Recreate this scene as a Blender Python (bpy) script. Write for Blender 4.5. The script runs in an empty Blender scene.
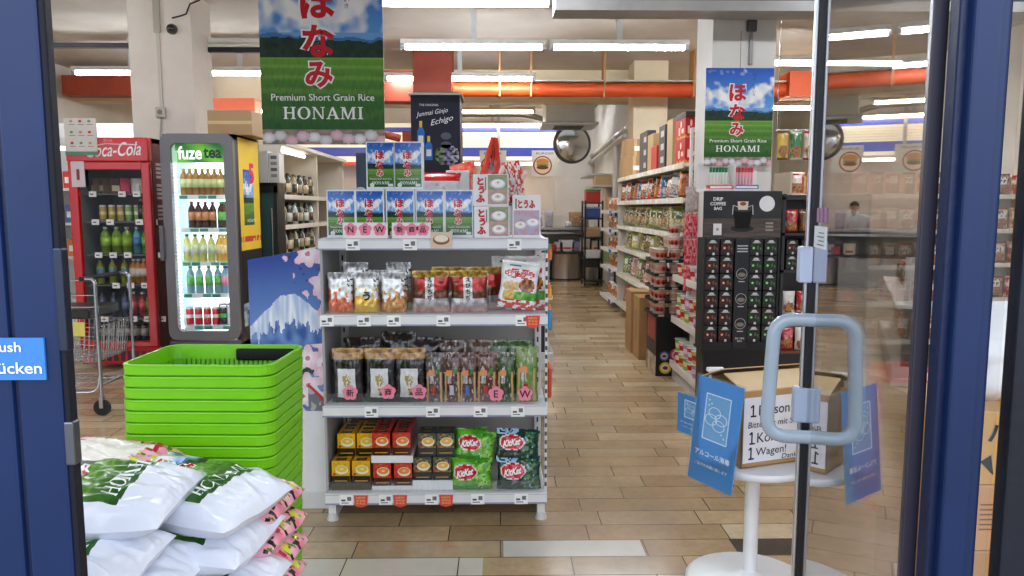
import bpy, bmesh, math, random
from math import sin, cos, pi, radians, tan, sqrt
from mathutils import Vector, Matrix, noise
R = random.Random(11)
scene = bpy.context.scene
col = scene.collection
V = Vector

# ------------------------------------------------------------------ camera
H = 1.4; F = 740.0; PITCH = radians(6.17); YAW = radians(0.93)
cd = bpy.data.cameras.new('camera'); cam = bpy.data.objects.new('camera', cd); col.objects.link(cam)
cam.location = (0, 0, H); cam.rotation_euler = (pi/2-PITCH, 0, -YAW)
cd.sensor_width = 36; cd.lens = 36*F/1024; cd.clip_start = .02
scene.camera = cam
_f = V((sin(YAW)*cos(PITCH), cos(YAW)*cos(PITCH), -sin(PITCH))); _r = V((cos(YAW), -sin(YAW), 0)); _u = _r.cross(_f)
def at(px, py, Y):
    d = _f+_r*((px-512)/F)+_u*((288-py)/F)
    return V((0, 0, H))+d*(Y/d.y)
def ZX(px, py, Y):
    p = at(px, py, Y); return p.x, p.z

# ------------------------------------------------------------------ colours and finishes
def lin(c):
    c = c/255.0
    return c/12.92 if c <= .04045 else ((c+.055)/1.055)**2.4
def C(r, g=None, b=None):
    if g is None: g = b = r
    return (lin(r), lin(g), lin(b), 1.0)
def mix(a, b, t):
    t = max(0, min(1, t)); return tuple(a[i]*(1-t)+b[i]*t for i in range(4))
def nz(x, y, z=0): return noise.noise(V((x, y, z)))
WHITE = C(238); BLACK = C(20, 20, 22)

MAT = {}
def nodes(name):
    m = bpy.data.materials.new(name); m.use_nodes = True
    nt = m.node_tree; nt.nodes.clear()
    out = nt.nodes.new('ShaderNodeOutputMaterial')
    return m, nt, out
def mk(name, rough=.5, metal=0, spec=.5, coat=0, var=.06, emit=0, bump=0, bscale=60):
    m, nt, out = nodes(name); N = nt.nodes; L = nt.links
    b = N.new('ShaderNodeBsdfPrincipled'); a = N.new('ShaderNodeAttribute'); a.attribute_name = 'Col'
    t = N.new('ShaderNodeTexCoord'); n = N.new('ShaderNodeTexNoise'); n.inputs['Scale'].default_value = 9; n.inputs['Detail'].default_value = 4
    L.new(t.outputs['Object'], n.inputs['Vector'])
    mr = N.new('ShaderNodeMapRange'); mr.inputs['To Min'].default_value = 1-var*1.6; mr.inputs['To Max'].default_value = 1+var
    L.new(n.outputs['Fac'], mr.inputs['Value'])
    x = N.new('ShaderNodeMix'); x.data_type = 'RGBA'; x.blend_type = 'MULTIPLY'; x.inputs['Factor'].default_value = 1
    L.new(a.outputs['Color'], x.inputs['A']); L.new(mr.outputs['Result'], x.inputs['B'])
    L.new(x.outputs['Result'], b.inputs['Base Color'])
    b.inputs['Roughness'].default_value = rough; b.inputs['Metallic'].default_value = metal
    b.inputs['Specular IOR Level'].default_value = spec; b.inputs['Coat Weight'].default_value = coat; b.inputs['Coat Roughness'].default_value = .12
    if emit:
        L.new(a.outputs['Color'], b.inputs['Emission Color']); b.inputs['Emission Strength'].default_value = emit
    if bump:
        n2 = N.new('ShaderNodeTexNoise'); n2.inputs['Scale'].default_value = bscale; L.new(t.outputs['Object'], n2.inputs['Vector'])
        bp = N.new('ShaderNodeBump'); bp.inputs['Strength'].default_value = bump; bp.inputs['Distance'].default_value = .01
        L.new(n2.outputs['Fac'], bp.inputs['Height']); L.new(bp.outputs['Normal'], b.inputs['Normal'])
    L.new(b.outputs['BSDF'], out.inputs['Surface']); MAT[name] = m
    return m
mk('matte', .75, spec=.3); mk('card', .5, spec=.4); mk('satin', .38); mk('gloss', .16, coat=.5, var=.03)
mk('foil', .28, metal=.35, coat=.5, bump=.25, bscale=45); mk('film', .22, coat=.6, bump=.3, bscale=38)
mk('chrome', .18, metal=1, var=.02); mk('steel', .32, metal=.9, var=.08); mk('rubber', .6, spec=.3)
mk('glow_soft', .4, emit=2.4); mk('glow', .4, emit=4); mk('glow_hdr', .4, emit=.55); mk('glow_strip', .4, emit=20); mk('tube', .4, emit=64); mk('skin', .5)
def mk_clear(name, ior, gain, tint):
    m, nt, out = nodes(name); N = nt.nodes; L = nt.links
    a = N.new('ShaderNodeAttribute'); a.attribute_name = 'Col'
    tr = N.new('ShaderNodeBsdfTransparent'); gl = N.new('ShaderNodeBsdfGlossy'); gl.inputs['Roughness'].default_value = .015
    df = N.new('ShaderNodeBsdfDiffuse'); L.new(a.outputs['Color'], df.inputs['Color'])
    fr = N.new('ShaderNodeFresnel'); ge = N.new('ShaderNodeNewGeometry'); mi_ = N.new('ShaderNodeMapRange')
    mi_.inputs['To Min'].default_value = ior; mi_.inputs['To Max'].default_value = 1/ior; L.new(ge.outputs['Backfacing'], mi_.inputs['Value']); L.new(mi_.outputs['Result'], fr.inputs['IOR'])
    ml = N.new('ShaderNodeMath'); ml.operation = 'MULTIPLY_ADD'; ml.inputs[1].default_value = gain; ml.inputs[2].default_value = 0; ml.use_clamp = True
    L.new(fr.outputs['Fac'], ml.inputs[0])
    m0 = N.new('ShaderNodeMixShader'); m0.inputs['Fac'].default_value = tint; L.new(tr.outputs[0], m0.inputs[1]); L.new(df.outputs[0], m0.inputs[2])
    m1 = N.new('ShaderNodeMixShader'); L.new(ml.outputs[0], m1.inputs['Fac']); L.new(m0.outputs[0], m1.inputs[1]); L.new(gl.outputs[0], m1.inputs[2])
    L.new(m1.outputs[0], out.inputs['Surface']); MAT[name] = m
mk_clear('clear', 1.45, .5, .06); mk_clear('bottle', 1.4, .7, .6); mk_clear('door_glass', 1.5, 2.2, .02); mk_clear('crystal', 1.45, .5, .035)
mk_clear('fridge_glass', 1.4, .6, .0)

def setting(name, build):
    m, nt, out = nodes(name); N = nt.nodes; L = nt.links
    b = N.new('ShaderNodeBsdfPrincipled'); t = N.new('ShaderNodeTexCoord'); L.new(b.outputs['BSDF'], out.inputs['Surface'])
    build(N, L, b, t); MAT[name] = m
def ramp(N, L, src, stops, const=False):
    r = N.new('ShaderNodeValToRGB'); e = r.color_ramp.elements
    if const: r.color_ramp.interpolation = 'CONSTANT'
    while len(e) < len(stops): e.new(.5)
    for i, (p, c) in enumerate(stops): e[i].position = p; e[i].color = c
    L.new(src, r.inputs['Fac']); return r.outputs['Color']
def nt_noise(N, L, t, sc, det=5, out='Object', rough=.6):
    n = N.new('ShaderNodeTexNoise'); n.inputs['Scale'].default_value = sc; n.inputs['Detail'].default_value = det; n.inputs['Roughness'].default_value = rough
    L.new(t.outputs[out], n.inputs['Vector']); return n.outputs['Fac']
def mul(N, L, a, b, fac=1, mode='MULTIPLY'):
    x = N.new('ShaderNodeMix'); x.data_type = 'RGBA'; x.blend_type = mode; x.inputs['Factor'].default_value = fac if not hasattr(fac, 'links') else 0
    if hasattr(fac, 'links'): L.new(fac, x.inputs['Factor'])
    for s, k in ((a, 'A'), (b, 'B')):
        if hasattr(s, 'links'): L.new(s, x.inputs[k])
        else: x.inputs[k].default_value = s
    return x.outputs['Result']
def floor_mat(N, L, b, t):
    mp = N.new('ShaderNodeMapping'); L.new(t.outputs['Object'], mp.inputs['Vector'])
    br = N.new('ShaderNodeTexBrick'); L.new(mp.outputs['Vector'], br.inputs['Vector'])
    br.inputs['Scale'].default_value = 1; br.inputs['Brick Width'].default_value = .6; br.inputs['Row Height'].default_value = .15
    br.inputs['Mortar Size'].default_value = .0028; br.inputs['Mortar Smooth'].default_value = .3; br.inputs['Bias'].default_value = 0
    br.offset = .37; br.offset_frequency = 2; br.squash = .75; br.squash_frequency = 3
    br.inputs['Color1'].default_value = (0, 0, 0, 1); br.inputs['Color2'].default_value = (1, 1, 1, 1); br.inputs['Mortar'].default_value = (.5, .5, .5, 1)
    c = ramp(N, L, br.outputs['Color'], [(0, C(168, 144, 112)), (.25, C(186, 162, 128)), (.5, C(200, 178, 146)), (.72, C(180, 156, 124)), (.9, C(206, 188, 158)), (1, C(212, 198, 172))])
    n1 = nt_noise(N, L, t, 2.3, 8); c = mul(N, L, c, ramp(N, L, n1, [(.3, (.72, .69, .65, 1)), (.6, (1.06, 1.04, 1.0, 1))]))
    n2 = nt_noise(N, L, t, 26, 6, rough=.7); c = mul(N, L, c, ramp(N, L, n2, [(.32, (.82, .79, .75, 1)), (.6, (1.03, 1.03, 1.03, 1))]), .7)
    # single replaced tiles: rectangles in floor coordinates
    sx = N.new('ShaderNodeSeparateXYZ'); L.new(t.outputs['Object'], sx.inputs[0])
    def rect(x0, x1, y0, y1):
        o = None
        for s, v, op in ((sx.outputs['X'], x0, 'GREATER_THAN'), (sx.outputs['X'], x1, 'LESS_THAN'), (sx.outputs['Y'], y0, 'GREATER_THAN'), (sx.outputs['Y'], y1, 'LESS_THAN')):
            q = N.new('ShaderNodeMath'); q.operation = op; L.new(s, q.inputs[0]); q.inputs[1].default_value = v
            if o is None: o = q.outputs[0]
            else:
                w = N.new('ShaderNodeMath'); w.operation = 'MULTIPLY'; L.new(o, w.inputs[0]); L.new(q.outputs[0], w.inputs[1]); o = w.outputs[0]
        return o
    pale = ramp(N, L, n1, [(.3, C(206, 200, 188)), (.7, C(226, 222, 212))])
    for q in ((.012, .59, 2.853, 2.998), (-.95, -.07, 2.702, 2.847), (1.0, 1.32, 2.55, 2.70)): c = mul(N, L, c, pale, rect(*q), 'MIX')
    dark = ramp(N, L, n1, [(.3, C(70, 60, 52)), (.7, C(98, 86, 74))])
    for q in ((.97, 1.3, 2.853, 2.998),): c = mul(N, L, c, dark, rect(*q), 'MIX')
    c = mul(N, L, c, C(84, 68, 52), br.outputs['Fac'], 'MIX')
    L.new(c, b.inputs['Base Color'])
    L.new(ramp(N, L, n1, [(.3, (.21,)*3+(1,)), (.7, (.17,)*3+(1,))]), b.inputs['Roughness']); b.inputs['Specular IOR Level'].default_value = .7
    bp = N.new('ShaderNodeBump'); bp.inputs['Strength'].default_value = .2; bp.inputs['Distance'].default_value = .003; bp.invert = True
    L.new(br.outputs['Fac'], bp.inputs['Height']); L.new(bp.outputs['Normal'], b.inputs['Normal'])
setting('floor', floor_mat)
def plaster(c0, c1, rough=.8, sc=1.2):
    def f(N, L, b, t):
        n = nt_noise(N, L, t, sc, 6); L.new(ramp(N, L, n, [(.3, c0), (.7, c1)]), b.inputs['Base Color']); b.inputs['Roughness'].default_value = rough
        bp = N.new('ShaderNodeBump'); bp.inputs['Strength'].default_value = .12; bp.inputs['Distance'].default_value = .01
        L.new(nt_noise(N, L, t, 40, 3), bp.inputs['Height']); L.new(bp.outputs['Normal'], b.inputs['Normal'])
    return f
setting('ceiling', plaster(C(182, 171, 158), C(204, 195, 184)))
setting('white_wall', plaster(C(214, 209, 202), C(230, 227, 222)))
setting('cream_wall', plaster(C(222, 204, 170), C(236, 222, 194)))
setting('pillar_paint', plaster(C(214, 203, 192), C(232, 224, 214)))
setting('asphalt', plaster(C(120, 118, 116), C(150, 148, 146), sc=4))
setting('orange_paint', plaster(C(186, 68, 20), C(204, 86, 34), .5, 2))
setting('rust_paint', plaster(C(128, 46, 22), C(150, 58, 30), .55, 2))
setting('grey_metal', plaster(C(150, 148, 146), C(176, 174, 172), .4, 3))
setting('navy_black', plaster(C(16, 18, 28), C(26, 30, 42), .35, 3))
def blue_mat(N, L, b, t):
    n = nt_noise(N, L, t, 1.6, 5); c = ramp(N, L, n, [(.3, C(7, 32, 72)), (.7, C(12, 44, 94))])
    v = nt_noise(N, L, t, 55, 8, rough=.75); c = mul(N, L, c, C(150, 165, 190), ramp(N, L, v, [(.0, (0, 0, 0, 1)), (.735, (0, 0, 0, 1)), (.76, (1, 1, 1, 1))]), 'MIX')
    L.new(c, b.inputs['Base Color']); b.inputs['Roughness'].default_value = .42
setting('blue_paint', blue_mat)
setting('blue_dark', plaster(C(8, 22, 56), C(12, 30, 70), .35, 2))

# ------------------------------------------------------------------ mesh builder
_tc = {}
def text_mesh(s, off=0, shear=0):
    k = (s, off, shear)
    if k not in _tc:
        c = bpy.data.curves.new('lettering', 'FONT'); c.body = s; c.offset = off; c.shear = shear; c.resolution_u = 3
        o = bpy.data.objects.new('lettering', c); col.objects.link(o)
        dg = bpy.context.evaluated_depsgraph_get(); m = bpy.data.meshes.new_from_object(o.evaluated_get(dg))
        _tc[k] = ([(v.co.x, v.co.y) for v in m.vertices], [tuple(p.vertices) for p in m.polygons])
        bpy.data.objects.remove(o); bpy.data.curves.remove(c); bpy.data.meshes.remove(m)
    return _tc[k]
_bc = {}
def bev_box(sx, sy, sz, r, seg):
    k = (round(sx, 5), round(sy, 5), round(sz, 5), round(r, 5), seg)
    if k not in _bc:
        b = bmesh.new(); bmesh.ops.create_cube(b, size=1, matrix=Matrix.Diagonal((sx, sy, sz, 1)))
        bmesh.ops.bevel(b, geom=b.edges[:], offset=min(r, .45*min(sx, sy, sz)), segments=seg, profile=.5, affect='EDGES')
        b.verts.index_update(); _bc[k] = ([v.co.copy() for v in b.verts], [tuple(v.index for v in f.verts) for f in b.faces]); b.free()
    return _bc[k]
def fillet(pts, r, n=6):
    out = [V(pts[0])]
    for i in range(1, len(pts)-1):
        p, a, b = V(pts[i]), V(pts[i-1]), V(pts[i+1]); u = (a-p).normalized(); w = (b-p).normalized()
        d = min(r, .49*(a-p).length, .49*(b-p).length); s, e = p+u*d, p+w*d
        for k in range(n+1):
            t = k/n; out.append(s*(1-t)**2+p*2*t*(1-t)+e*t*t)
    out.append(V(pts[-1])); return out
class MB:
    def __init__(s): s.v = []; s.f = []; s.c = []; s.m = []; s.sm = []; s.mats = []; s.M = Matrix()
    def mi(s, f):
        if f not in s.mats: s.mats.append(f)
        return s.mats.index(f)
    def add(s, vs, fs, c, f='matte', smooth=False):
        n = len(s.v); s.v += [s.M@V(p) for p in vs]; k = s.mi(f)
        many = isinstance(c, list)
        for i, q in enumerate(fs):
            s.f.append(tuple(x+n for x in q)); s.c.append(c[i] if many else c); s.m.append(k); s.sm.append(smooth)
        return s
    def box(s, x0, x1, y0, y1, z0, z1, c, f='matte', r=0, seg=2):
        if r:
            vs, fs = bev_box(abs(x1-x0), abs(y1-y0), abs(z1-z0), r, seg); o = V(((x0+x1)/2, (y0+y1)/2, (z0+z1)/2))
            return s.add([v+o for v in vs], fs, c, f, seg > 2)
        vs = [(x0, y0, z0), (x1, y0, z0), (x1, y1, z0), (x0, y1, z0), (x0, y0, z1), (x1, y0, z1), (x1, y1, z1), (x0, y1, z1)]
        return s.add(vs, [(0, 3, 2, 1), (4, 5, 6, 7), (0, 1, 5, 4), (1, 2, 6, 5), (2, 3, 7, 6), (3, 0, 4, 7)], c, f)
    def poly(s, pts, c, f='matte'): return s.add(pts, [tuple(range(len(pts)))], c, f)
    def prism(s, pts, d, c, f='matte'):
        n = len(pts); d = V(d); a = [V(p) for p in pts]
        return s.add(a+[p+d for p in a], [tuple(range(n))[::-1], tuple(range(n, 2*n))]+[(i, (i+1) % n, (i+1) % n+n, i+n) for i in range(n)], c, f)
    def tube(s, pts, r, c, f='matte', n=8, caps=True, smooth=True):
        pts = [V(p) for p in pts]; rs = r if isinstance(r, list) else [r]*len(pts); vs = []; fs = []; up = None
        for i, p in enumerate(pts):
            d = ((pts[min(i+1, len(pts)-1)]-pts[max(i-1, 0)])).normalized()
            if up is None: up = d.orthogonal().normalized()
            up = (up-d*up.dot(d)).normalized(); w = d.cross(up)
            vs += [p+(up*cos(2*pi*k/n)+w*sin(2*pi*k/n))*rs[i] for k in range(n)]
        for i in range(len(pts)-1):
            fs += [(i*n+k, i*n+(k+1) % n, (i+1)*n+(k+1) % n, (i+1)*n+k) for k in range(n)]
        s.add(vs, fs, c, f, smooth)
        if caps: s.add(vs[:n], [tuple(range(n))[::-1]], c, f); s.add(vs[-n:], [tuple(range(n))], c, f)
        return s
    def lathe(s, prof, o=(0, 0, 0), c=WHITE, f='matte', n=16, a0=0, a1=2*pi, smooth=True):
        # prof: (r, z) or (r, z, colour); bottom to top
        o = V(o); vs = []; fs = []; cs = []; full = abs(a1-a0-2*pi) < 1e-6; m = n if full else n+1
        for p in prof: vs += [o+V((p[0]*cos(a0+(a1-a0)*k/n), p[0]*sin(a0+(a1-a0)*k/n), p[1])) for k in range(m)]
        for i in range(len(prof)-1):
            for k in range(n):
                k2 = (k+1) % m if full else k+1
                fs.append((i*m+k, i*m+k2, (i+1)*m+k2, (i+1)*m+k)); cs.append(prof[i][2] if len(prof[i]) > 2 else c)
        s.add(vs, fs, cs, f, smooth)
        if full:
            if prof[0][0] > 1e-5: s.add(vs[:m], [tuple(range(m))[::-1]], cs[0], f)
            if prof[-1][0] > 1e-5: s.add(vs[-m:], [tuple(range(m))], cs[-1], f)
        return s
    def disc(s, o, u, v, c, f='card', n=20):
        o, u, v = V(o), V(u), V(v); return s.poly([o+u*cos(2*pi*k/n)+v*sin(2*pi*k/n) for k in range(n)], c, f)
    def ring(s, o, u, v, k, c, f='card', n=20):
        o, u, v = V(o), V(u), V(v); a = [u*cos(2*pi*i/n)+v*sin(2*pi*i/n) for i in range(n)]
        return s.add([o+p for p in a]+[o+p*k for p in a], [(i, (i+1) % n, n+(i+1) % n, n+i) for i in range(n)], c, f)
    def rect(s, o, u, v, c, f='card'):
        o, u, v = V(o), V(u), V(v); return s.poly([o-u-v, o+u-v, o+u+v, o-u+v], c, f)
    def text(s, t, o, u, v, h, c, f='card', w=None, off=0, shear=0, halo=None, hoff=.05):
        # centred on o; u right and v up are unit directions; h cap height, w total width
        o, u, v = V(o), V(u), V(v); nrm = u.cross(v)
        vs, fs = text_mesh(t, off, shear)
        if not vs: return s
        x0, x1 = min(p[0] for p in vs), max(p[0] for p in vs); y0, y1 = min(p[1] for p in vs), max(p[1] for p in vs)
        ky = h/(y1-y0); kx = w/(x1-x0) if w else ky
        P = lambda q, e: [o+u*((p[0]-(x0+x1)/2)*kx)+v*((p[1]-(y0+y1)/2)*ky)+nrm*e for p in q]
        if halo:
            hv, hf = text_mesh(t, off+hoff, shear); s.add(P(hv, .0004), hf, halo, f)
        s.add(P(vs, .0008), fs, c, f); return s
    def img(s, o, u, v, nx, ny, fn, f='card', disp=None, smooth=False):
        o, u, v = V(o), V(u), V(v); nrm = u.cross(v).normalized(); vs = []
        for j in range(ny+1):
            for i in range(nx+1):
                p = o+u*(i/nx)+v*(j/ny)
                if disp: p = p+nrm*disp(i/nx, j/ny)
                vs.append(p)
        w = nx+1
        return s.add(vs, [(j*w+i, j*w+i+1, (j+1)*w+i+1, (j+1)*w+i) for j in range(ny) for i in range(nx)],
                     [fn((i+.5)/nx, (j+.5)/ny) for j in range(ny) for i in range(nx)], f, smooth)
    def mesh(s, name):
        me = bpy.data.meshes.new(name); me.from_pydata([tuple(p) for p in s.v], [], s.f)
        for f in s.mats: me.materials.append(MAT[f])
        me.polygons.foreach_set('material_index', s.m); me.polygons.foreach_set('use_smooth', s.sm)
        a = me.color_attributes.new('Col', 'FLOAT_COLOR', 'CORNER'); buf = []
        for q, c in zip(s.f, s.c): buf += list(c)*len(q)
        a.data.foreach_set('color', buf); me.update(); return me
    def obj(s, name, parent=None, loc=(0, 0, 0), rz=0, label=None):
        o = bpy.data.objects.new(name, s.mesh(name)); col.objects.link(o); o.location = loc; o.rotation_euler = (0, 0, rz)
        if parent: o.parent = parent
        if label: o['label'] = label
        return o
LABELS = {}
def tag(o, label, cat, group=None):
    o['label'] = label; o['category'] = cat
    if group: o['group'] = group
    n = len(label.split()); LABELS.setdefault(label, []).append(o.name)
    if not 4 <= n <= 16: print('LABEL LENGTH', n, label)
    return o
def thing(name, label, cat, loc=(0, 0, 0), rz=0, group=None):
    o = bpy.data.objects.new(name, None); o.empty_display_size = .05; col.objects.link(o); o.location = loc; o.rotation_euler = (0, 0, rz)
    return tag(o, label, cat, group)
def struct(o): o['kind'] = 'structure'; return o
def dup(root, loc, rz=None, label=None, rot=None):
    def cp(o, par):
        c = o.copy(); col.objects.link(c)
        if par: c.parent = par
        for ch in o.children: cp(ch, c)
        return c
    r = cp(root, None); r.location = loc
    if rz is not None: r.rotation_euler = (0, 0, rz)
    if rot is not None: r.rotation_euler = rot
    if label:
        r['label'] = label; LABELS.setdefault(label, []).append(r.name)
        if not 4 <= len(label.split()) <= 16: print('LABEL LENGTH', len(label.split()), label)
    return r
ORD = 'first second third fourth fifth sixth seventh eighth ninth tenth eleventh twelfth thirteenth fourteenth fifteenth sixteenth seventeenth eighteenth nineteenth twentieth'.split()+['twenty-first', 'twenty-second', 'twenty-third', 'twenty-fourth']

# ------------------------------------------------------------------ printed pictures (colour functions over 0..1)
def field_art(s, t):
    # rice field under a blue sky, as printed on the rice banners and boxes
    if t > .55:
        k = (t-.55)/.45; sky = mix(C(96, 160, 226), C(24, 84, 188), k)
        cl = nz(s*3.2+1.3, t*5.2+.4)+.5*nz(s*8, t*11, 3)+.25*nz(s*17, t*21, 5)
        base = .62-1.6*abs(k-.28)-.55*max(0, s-.55)+.25*max(0, .3-s)
        return mix(sky, mix(C(214, 222, 236), C(252), nz(s*9, t*9, 2)+.7), (cl+base)*2.2)
    hill = .52+.02*nz(s*4, 7.7)+.014*nz(s*13, 2.2)-.02*s
    if t > hill: return C(70, 122, 176) if t < hill+.018+.02*nz(s*5, 1.1) else C(120, 172, 226)
    if t > .41: return mix(C(24, 46, 40), C(36, 66, 46), .5+nz(s*22, t*26)*1.1)
    k = t/.41; g = mix(C(34, 92, 30), C(108, 164, 58), k**1.6)
    g = mix(g, C(150, 190, 84), .5*max(0, sin(k*k*26+s*.8))*k)
    return mix(g, C(16, 66, 22), .55*max(0, nz(s*46, t*24)+.25)*(1.25-k))
def dishes_art(s, t):
    # narrow strip of food photographs: rice balls, sweet rolls, sushi
    b = C(120, 112, 110)
    for i in range(11):
        cx = .05+i*.093; cy = .45+.18*sin(i*2.3); d = ((s-cx)/.055)**2+((t-cy)/.34)**2
        if d < 1: return mix([C(238), C(232, 206, 214), C(235, 190, 200), C(226, 222, 226)][(i*3) % 4], C(130, 110, 112), d*.5)
    return mix(b, C(180, 150, 130), nz(s*14, t*4)+.3)
def fuji_art(s, t):
    c = mix(C(124, 168, 222), C(28, 66, 158), (t-.35)*1.6)
    top = .74; hw = max(0, (top-t))*2.3+.10
    edge = .02*nz(s*14, t*14)
    if 0.3 < t < top+.012*nz(s*20, 1) and abs(s-.5)-edge < hw:
        snow = t > .56+.10*nz(s*13, 3.1)+.06*nz(s*34, 8)-.12*abs(s-.5)
        c = mix(C(238, 242, 250), C(178, 196, 228), .5+nz(s*20, t*5)*1.4) if snow else mix(C(52, 90, 160), C(116, 150, 206), .5+nz(s*11, t*15))
    if t < .29:
        c = mix(C(40, 84, 160), C(120, 160, 214), .5+nz(s*5, t*34))
        if t > .235+.02*nz(s*9, 4): c = mix(C(20, 60, 48), C(44, 90, 62), .5+nz(s*18, t*20))
    # blossom: five-petal flowers, cell by cell
    if (t > .58 and s+1.1*(t-.6) > .86+.14*nz(t*7, 2)) or (s > .55+.3*max(0, t-.25) and t < .42 and s+.5*t > .62):
        q = 3.6; ii, jj = math.floor(s*q), math.floor(t*q*2.2)
        for di in (-1, 0, 1):
            for dj in (-1, 0, 1):
                rr = random.Random((ii+di)*91+(jj+dj)*7); 
                if rr.random() < .1: continue
                cx = (ii+di+.2+.6*rr.random())/q; cy = (jj+dj+.2+.6*rr.random())/(q*2.2); dx = (s-cx)*q; dy = (t-cy)*q*2.2
                r = sqrt(dx*dx+dy*dy); a = math.atan2(dy, dx)+rr.random()*6
                if r < .12: return C(206, 120, 140)
                if r < .56+.13*cos(5*a): return mix(C(250, 244, 248), C(232, 188, 210), r*1.5+.3*nz(s*20, t*20))
        if nz(s*26, t*50, 3) > .52: return C(60, 40, 60)
    return c
def food_fn(base, acc, seed, top=None, panel=None, food=(C(196, 130, 60), C(120, 66, 30)), panel_x=(.2, .8)):
    top = top or base
    def f(s, t):
        if t > .9 or t < .05: return top
        if panel and panel_x[0] < s < panel_x[1] and .52 < t < .84:
            return mix(panel, acc, 1 if nz(s*30+seed, t*22, seed) > .18 else 0)
        d = ((s-.5)/.4)**2+((t-.3)/.23)**2
        if d < 1+.4*nz(s*6, t*6, seed): return mix(food[0], food[1], .5+1.3*nz(s*11+seed, t*11, seed))
        return mix(base, acc, max(0, nz(s*4+seed, t*4, seed)*2-.35))
    return f
def speckle(palette, sc, seed):
    def f(s, t):
        v = nz(s*sc+seed*3.1, t*sc*1.3, seed)+.5*nz(s*sc*2.3, t*sc*2.7, seed+4)
        return palette[int(max(0, min(.999, .5+v*1.05))*len(palette))]
    return f

SERIF = {  # bold roman capitals, unit height: list of polygons
 'H': (.98, [[(.04, 0), (.40, 0), (.40, .07), (.30, .07), (.30, .93), (.40, .93), (.40, 1), (.04, 1), (.04, .93), (.13, .93), (.13, .07), (.04, .07)], [(.58, 0), (.94, 0), (.94, .07), (.85, .07), (.85, .93), (.94, .93), (.94, 1), (.58, 1), (.58, .93), (.68, .93), (.68, .07), (.58, .07)], [(.29, .46), (.69, .46), (.69, .55), (.29, .55)]]),
 'N': (.98, [[(.03, 0), (.30, 0), (.30, .07), (.21, .07), (.21, .93), (.13, .93), (.13, .07), (.03, .07)], [(.03, .93), (.13, .93), (.72, 0), (.85, 0), (.27, 1), (.03, 1)], [(.76, .0), (.85, 0), (.85, .93), (.95, .93), (.95, 1), (.66, 1), (.66, .93), (.76, .93)]]),
 'A': (.96, [[(.0, 0), (.30, 0), (.30, .07), (.21, .07), (.47, .82), (.44, 1), (.40, .93), (.10, .07), (.0, .07)], [(.40, .93), (.44, 1), (.55, 1), (.88, .07), (.96, .07), (.96, 0), (.58, 0), (.58, .07), (.67, .07)], [(.25, .29), (.63, .29), (.61, .37), (.28, .37)]]),
 'M': (1.18, [[(.03, 0), (.32, 0), (.32, .07), (.22, .07), (.22, .93), (.13, .93), (.13, .07), (.03, .07)], [(.03, .93), (.13, .93), (.52, 0), (.60, 0), (.36, 1), (.03, 1)], [(.60, 0), (.55, .2), (.86, 1), (.94, 1), (.94, .93)], [(.77, 0), (1.15, 0), (1.15, .07), (1.05, .07), (1.05, .93), (1.15, .93), (1.15, 1), (.88, 1), (.88, .07), (.77, .07)]]),
 'I': (.46, [[(.04, 0), (.42, 0), (.42, .07), (.32, .07), (.32, .93), (.42, .93), (.42, 1), (.04, 1), (.04, .93), (.14, .93), (.14, .07), (.04, .07)]])}
def serif(mb, t, o, u, v, h, w, c, f='card'):
    o, u, v = V(o), V(u), V(v); n = u.cross(v)*.0009
    adv = sum(1.0 if ch == 'O' else SERIF[ch][0] for ch in t)+.06*(len(t)-1); k = w/adv; x = -adv/2
    for ch in t:
        P = lambda q: o+u*((q[0]+x)*k)+v*((q[1]-.5)*h)+n
        if ch == 'O':
            m = 24; a = [(.5+.47*cos(2*pi*i/m), .5+.52*sin(2*pi*i/m)) for i in range(m)]; b = [(.5+.27*cos(2*pi*i/m), .5+.44*sin(2*pi*i/m)) for i in range(m)]
            mb.add([P(q) for q in a+b], [(i, (i+1) % m, m+(i+1) % m, m+i) for i in range(m)], c, f); x += 1.06
        else:
            for q in SERIF[ch][1]: mb.poly([P(z) for z in q], c, f)
            x += SERIF[ch][0]+.06
def honami(mb, x0, x1, y, z0, z1, nx, ny, f='card', small=True):
    # rice picture with its lettering on the plane y, facing -y
    w, h = x1-x0, z1-z0; U, W = V((1, 0, 0)), V((0, 0, 1))
    mb.img((x0, y, z0), (w, 0, 0), (0, 0, h), nx, ny, field_art, f)
    for ch, k, kh in (('ほ', .725, .19), ('な', .505, .185), ('み', .315, .15)):
        mb.text(ch, (x0+w*.475, y-.0006, z0+h*k), U, W, h*kh, C(206, 28, 44), f, off=.035, halo=C(250), hoff=.05)
    serif(mb, 'HONAMI', (x0+w*.5, y-.0003, z0+h*.095), U, W, h*.07, w*.66, C(246), f)
    mb.text('Premium Short Grain Rice', (x0+w*.5, y-.0003, z0+h*.185), U, W, h*.04, C(240), f, w=w*.84, off=.01)
    if not small:
        for i, ch in enumerate('つぶ、いきいき'): mb.text(ch, (x0+w*.71, y-.0003, z0+h*(.92-.036*i)), U, W, h*(.028 if ch != '、' else .01), C(24, 36, 60), f)
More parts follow.
